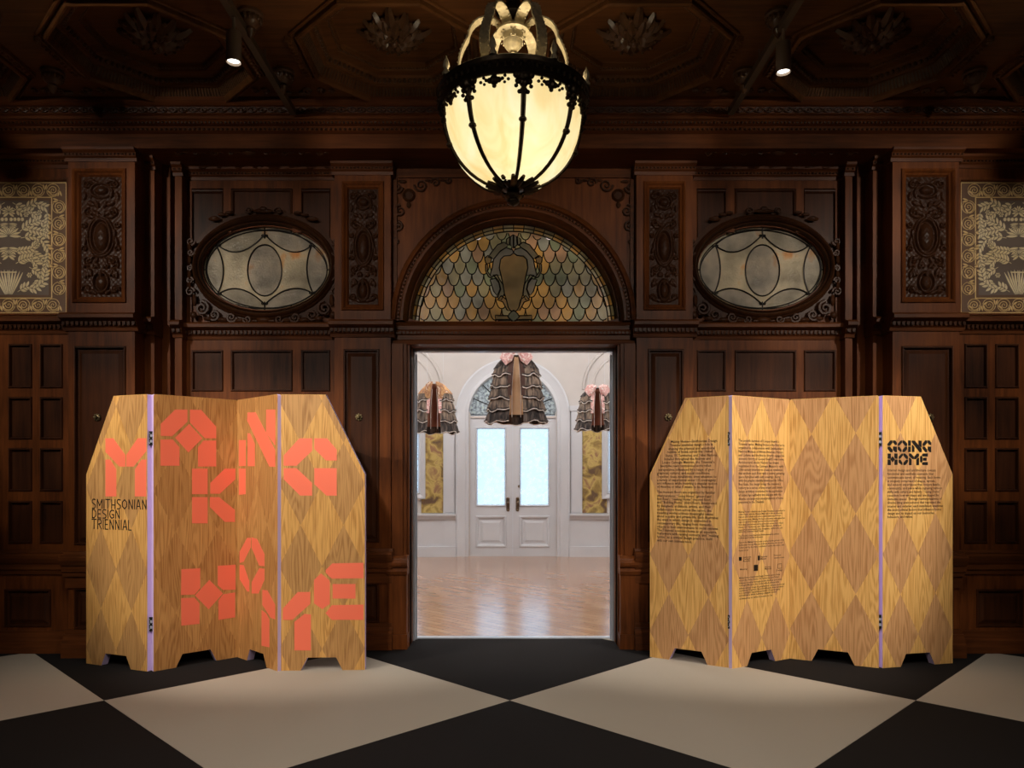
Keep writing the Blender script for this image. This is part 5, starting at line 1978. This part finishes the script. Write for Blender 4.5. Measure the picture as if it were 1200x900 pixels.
    m.lathe([(.085, 2.722), (.075, 2.712), (.045, 2.705), (.03, 2.70), (.026, 2.688), (.040, 2.682), (.044, 2.674), (.036, 2.666), (.026, 2.660), (.030, 2.652), (.026, 2.644), (.012, 2.636), (.001, 2.63)], lx, ly, 20)
    for k in range(16):
        a = 2*PI*k/16
        m.tube([on(a, .99, .004), on(a, .972, .006), on(a, .955, .009), on(a, .945, .014)], [.012, .012, .011, .008], 6)
    m.build('bottom_finial', 'bronze', t, True)
pendant()

# ================================================================== lighting tracks and spotlights
for x, y1, lb in ((-TRX, 5.58, 'brown metal lighting track under the ceiling, left of the glowing lamp'), (TRX, 5.58, 'brown metal lighting track under the ceiling, right of the glowing lamp'),
                  (-TRO, 3.2, 'brown metal lighting track along the left side wall'), (TRO, 3.2, 'brown metal lighting track along the right side wall')):
    m = MB()
    m.box(x-.022, x+.022, -1.5, y1, TRZ-.022, TRZ+.022)
    t = thing('lighting_track', lb, 'track', (x, -1.5, TRZ))
    m.build('rail', 'track', t)
    for y in ((-1.2, 1.2, 3.6, 4.95) if y1 > 4 else (-1.2, 1.2, 3.0)):
        m = MB()
        m.tube([(x, y, TRZ+.02), (x, y, CZ)], .006, 6)
        m.build('hanger', 'track', t)
names = {0: 'lit putty-coloured cylinder spotlight on the left ceiling track, facing down', 1: 'lit putty-coloured cylinder spotlight on the right ceiling track, facing down'}
for i, (hx, hy, tg, w, dg) in enumerate(HEADS):
    o_ = Vector((hx, hy, TRZ-.2))
    d = (Vector(tg)-o_).normalized()
    if i < 2:
        d = Vector((0, 0, -1))
    side = 'left' if hx < 0 else 'right'
    if i < 8 or i > 13:
        lb = names.get(i, '%s cylinder spotlight nearer the viewer on the %s ceiling track beside the lamp' % (('', 'first', 'second', 'third', '', '', '', 'added fourth')[i//2], side))
    else:
        lb = '%s cylinder spotlight on the track along the %s side wall' % (('first', 'second', 'third')[i//2-4], side)
    t = thing('spotlight', lb, 'spotlight', (hx, hy, TRZ-.2), 'track spotlights')
    ax = d
    up = Vector((1, 0, 0))
    e1 = ax.cross(up).normalized()
    e2 = ax.cross(e1).normalized()
    def ringp(r, q):
        return [o_+ax*q+e1*(r*math.cos(2*PI*j/20))+e2*(r*math.sin(2*PI*j/20)) for j in range(20)]
    m = MB()
    m.loops([ringp(.001, -.09), ringp(.040, -.09), ringp(.044, -.084), ringp(.044, .09), ringp(.040, .09), ringp(.036, .07)], False, False)
    m.build('housing', 'spotbody', t, True)
    m = MB()
    m.loops([ringp(.036, .075), ringp(.001, .078)], False, False)
    m.build('lens', 'lens', t)
    m = MB()
    m.tube([o_-ax*.085, (hx, hy, TRZ-.09), (hx, hy, TRZ-.024)], .010, 6)
    m.build('stem', 'spotbody', t)

# ================================================================== hanging capes in the foyer
def cape(label, X0, Y0, ztop, hgt, wid, tiers, opening, collar, lining, seed):
    rnd = random.Random(seed)
    t = thing('hanging_cape', label, 'cape', (X0, Y0, ztop-hgt), 'ruffled capes hanging in the foyer')
    n = 96
    half = wid/2
    def rad(s):
        # shoulder then straight flare
        return half*(.36+.30*math.sin(min(1, s/.28)*PI/2)+.34*s)
    def ring(s, grow, amp, fq, ph):
        pts = []
        for j in range(n+1):
            a = opening+(2*PI-2*opening)*j/n
            r = rad(s)*grow*(1+amp*math.sin(fq*a+ph)+amp*.5*math.sin(fq*1.7*a+ph*2))
            op = 1+0*a
            pts.append((X0+r*math.sin(a)*op, Y0-.62*r*math.cos(a), ztop-hgt*s))
        return pts
    m = MB()
    m.loops([ring(s, .90, 0, 1, 0) for s in (.02, .12, .3, .6, .86)], False, False, False)
    m.build('lining', lining, t, True)
    m = MB()
    m.loops([ring(0.0, .80, .01, 9, 1), ring(.05, .98, .02, 11, 2), ring(.14, 1.02, .04, 13, 3), ring(.22, 1.04, .06, 13, 3)], False, False, False)
    m.build('shoulder', 'ruffle_hem' if collar != 'tancollar' else 'tancollar', t, True)
    for k in range(tiers):
        s0 = .16+.84*k/tiers
        s1 = .16+.84*(k+1)/tiers
        ph = rnd.uniform(0, 6)
        m = MB()
        e = ring(s1, 1.05, .028, 31, ph)
        e = [(x, y, z+.010*math.sin(11*i/n*6+ph)+.012*math.sin(i*.37+ph*3)) for i, (x, y, z) in enumerate(e)]
        m.loops([ring(s0-.02, .96, .01, 31, ph), ring(s0*.6+s1*.4, 1.03, .022, 31, ph), e], False, False, False)
        tier = m.build('ruffle_tier', 'ruffle_hem' if k == tiers-1 else 'ruffle', t, True)
        m = MB()
        m.tube([(x, y-.004, z+.004) for x, y, z in e], .0058, 5)
        m.build('braid_trim', 'trim', tier)
        m = MB()
        m.tube([(x, y-.002, z+.020) for x, y, z in e], .008, 5)
        m.build('black_edging', 'ruffle_hem', tier)
    # dark facings down both edges of the opening
    for g in (-1, 1):
        m = MB()
        L = []
        for q_ in (.06, .2, .4, .62):
            r = rad(q_)*1.0
            wd_ = .16*(1-q_)+.03
            L.append([(X0+g*r*math.sin(a), Y0-.62*r*math.cos(a)-.012, ztop-hgt*q_) for a in (opening-wd_*.6, opening, opening+wd_)])
        m.loops(L, False, False, False)
        m.build('front_facing', 'facing' if lining == 'lining' else 'pink', t, True)
    # collar flaps
    for g in (-1, 1):
        m = MB()
        if collar == 'pink':
            L = [(.01, .0), (.07, .03), (.15, .02), (.19, -.06), (.12, -.15), (.05, -.10)]
        else:
            L = [(.02, .0), (.06, .01), (.12, -.03), (.15, -.12), (.12, -.26), (.06, -.28), (.045, -.10)]
        yy = Y0-.62*rad(.2)-.03
        lo = [(X0+g*x, yy+abs(x)*.25, ztop+z) for x, z in L]
        cx_ = sum(q[0] for q in lo)/len(lo)
        cz_ = sum(q[2] for q in lo)/len(lo)
        m.loops([[(x, y+.02, z) for x, y, z in lo], lo, [(cx_+(x-cx_)*.6, y-.015, cz_+(z-cz_)*.6) for x, y, z in lo]], True, True)
        m.build('collar_flap', collar, t)
        m = MB()
        xo = rad(.5)*.9*math.sin(opening)
        m.tube([(X0+g*.03, yy+.05, ztop-.10), (X0+g*.05, yy+.03, ztop-hgt*.5), (X0+g*.05, yy+.02, ztop-hgt*.93)], .004, 5)
        m.build('front_braid', 'trim', t)
    for g in (-1, 1):
        m = MB()
        m.tube([(X0+g*.12, Y0, ztop-.02), (X0+g*.12, Y0, 4.4)], .0018, 4)
        m.build('hanging_wire', 'white', t)
cape('largest ruffled brown cape with pink collar hanging before the white doors', (605-PX)*8.6/F, 8.6, Z(415, 8.6), .80, .68, 5, .24, 'pink', 'lining', 3)
cape('smaller ruffled cape with tan collar hanging left of the white doors', (510-PX)*11/F, 11.0, Z(449, 11), .74, .66, 4, .30, 'tancollar', 'lining_brown', 5)
cape('smaller ruffled cape with pale pink fronts hanging right of the white doors', (699-PX)*11/F, 11.0, Z(454, 11), .64, .62, 4, .30, 'pink', 'lining_brown', 8)
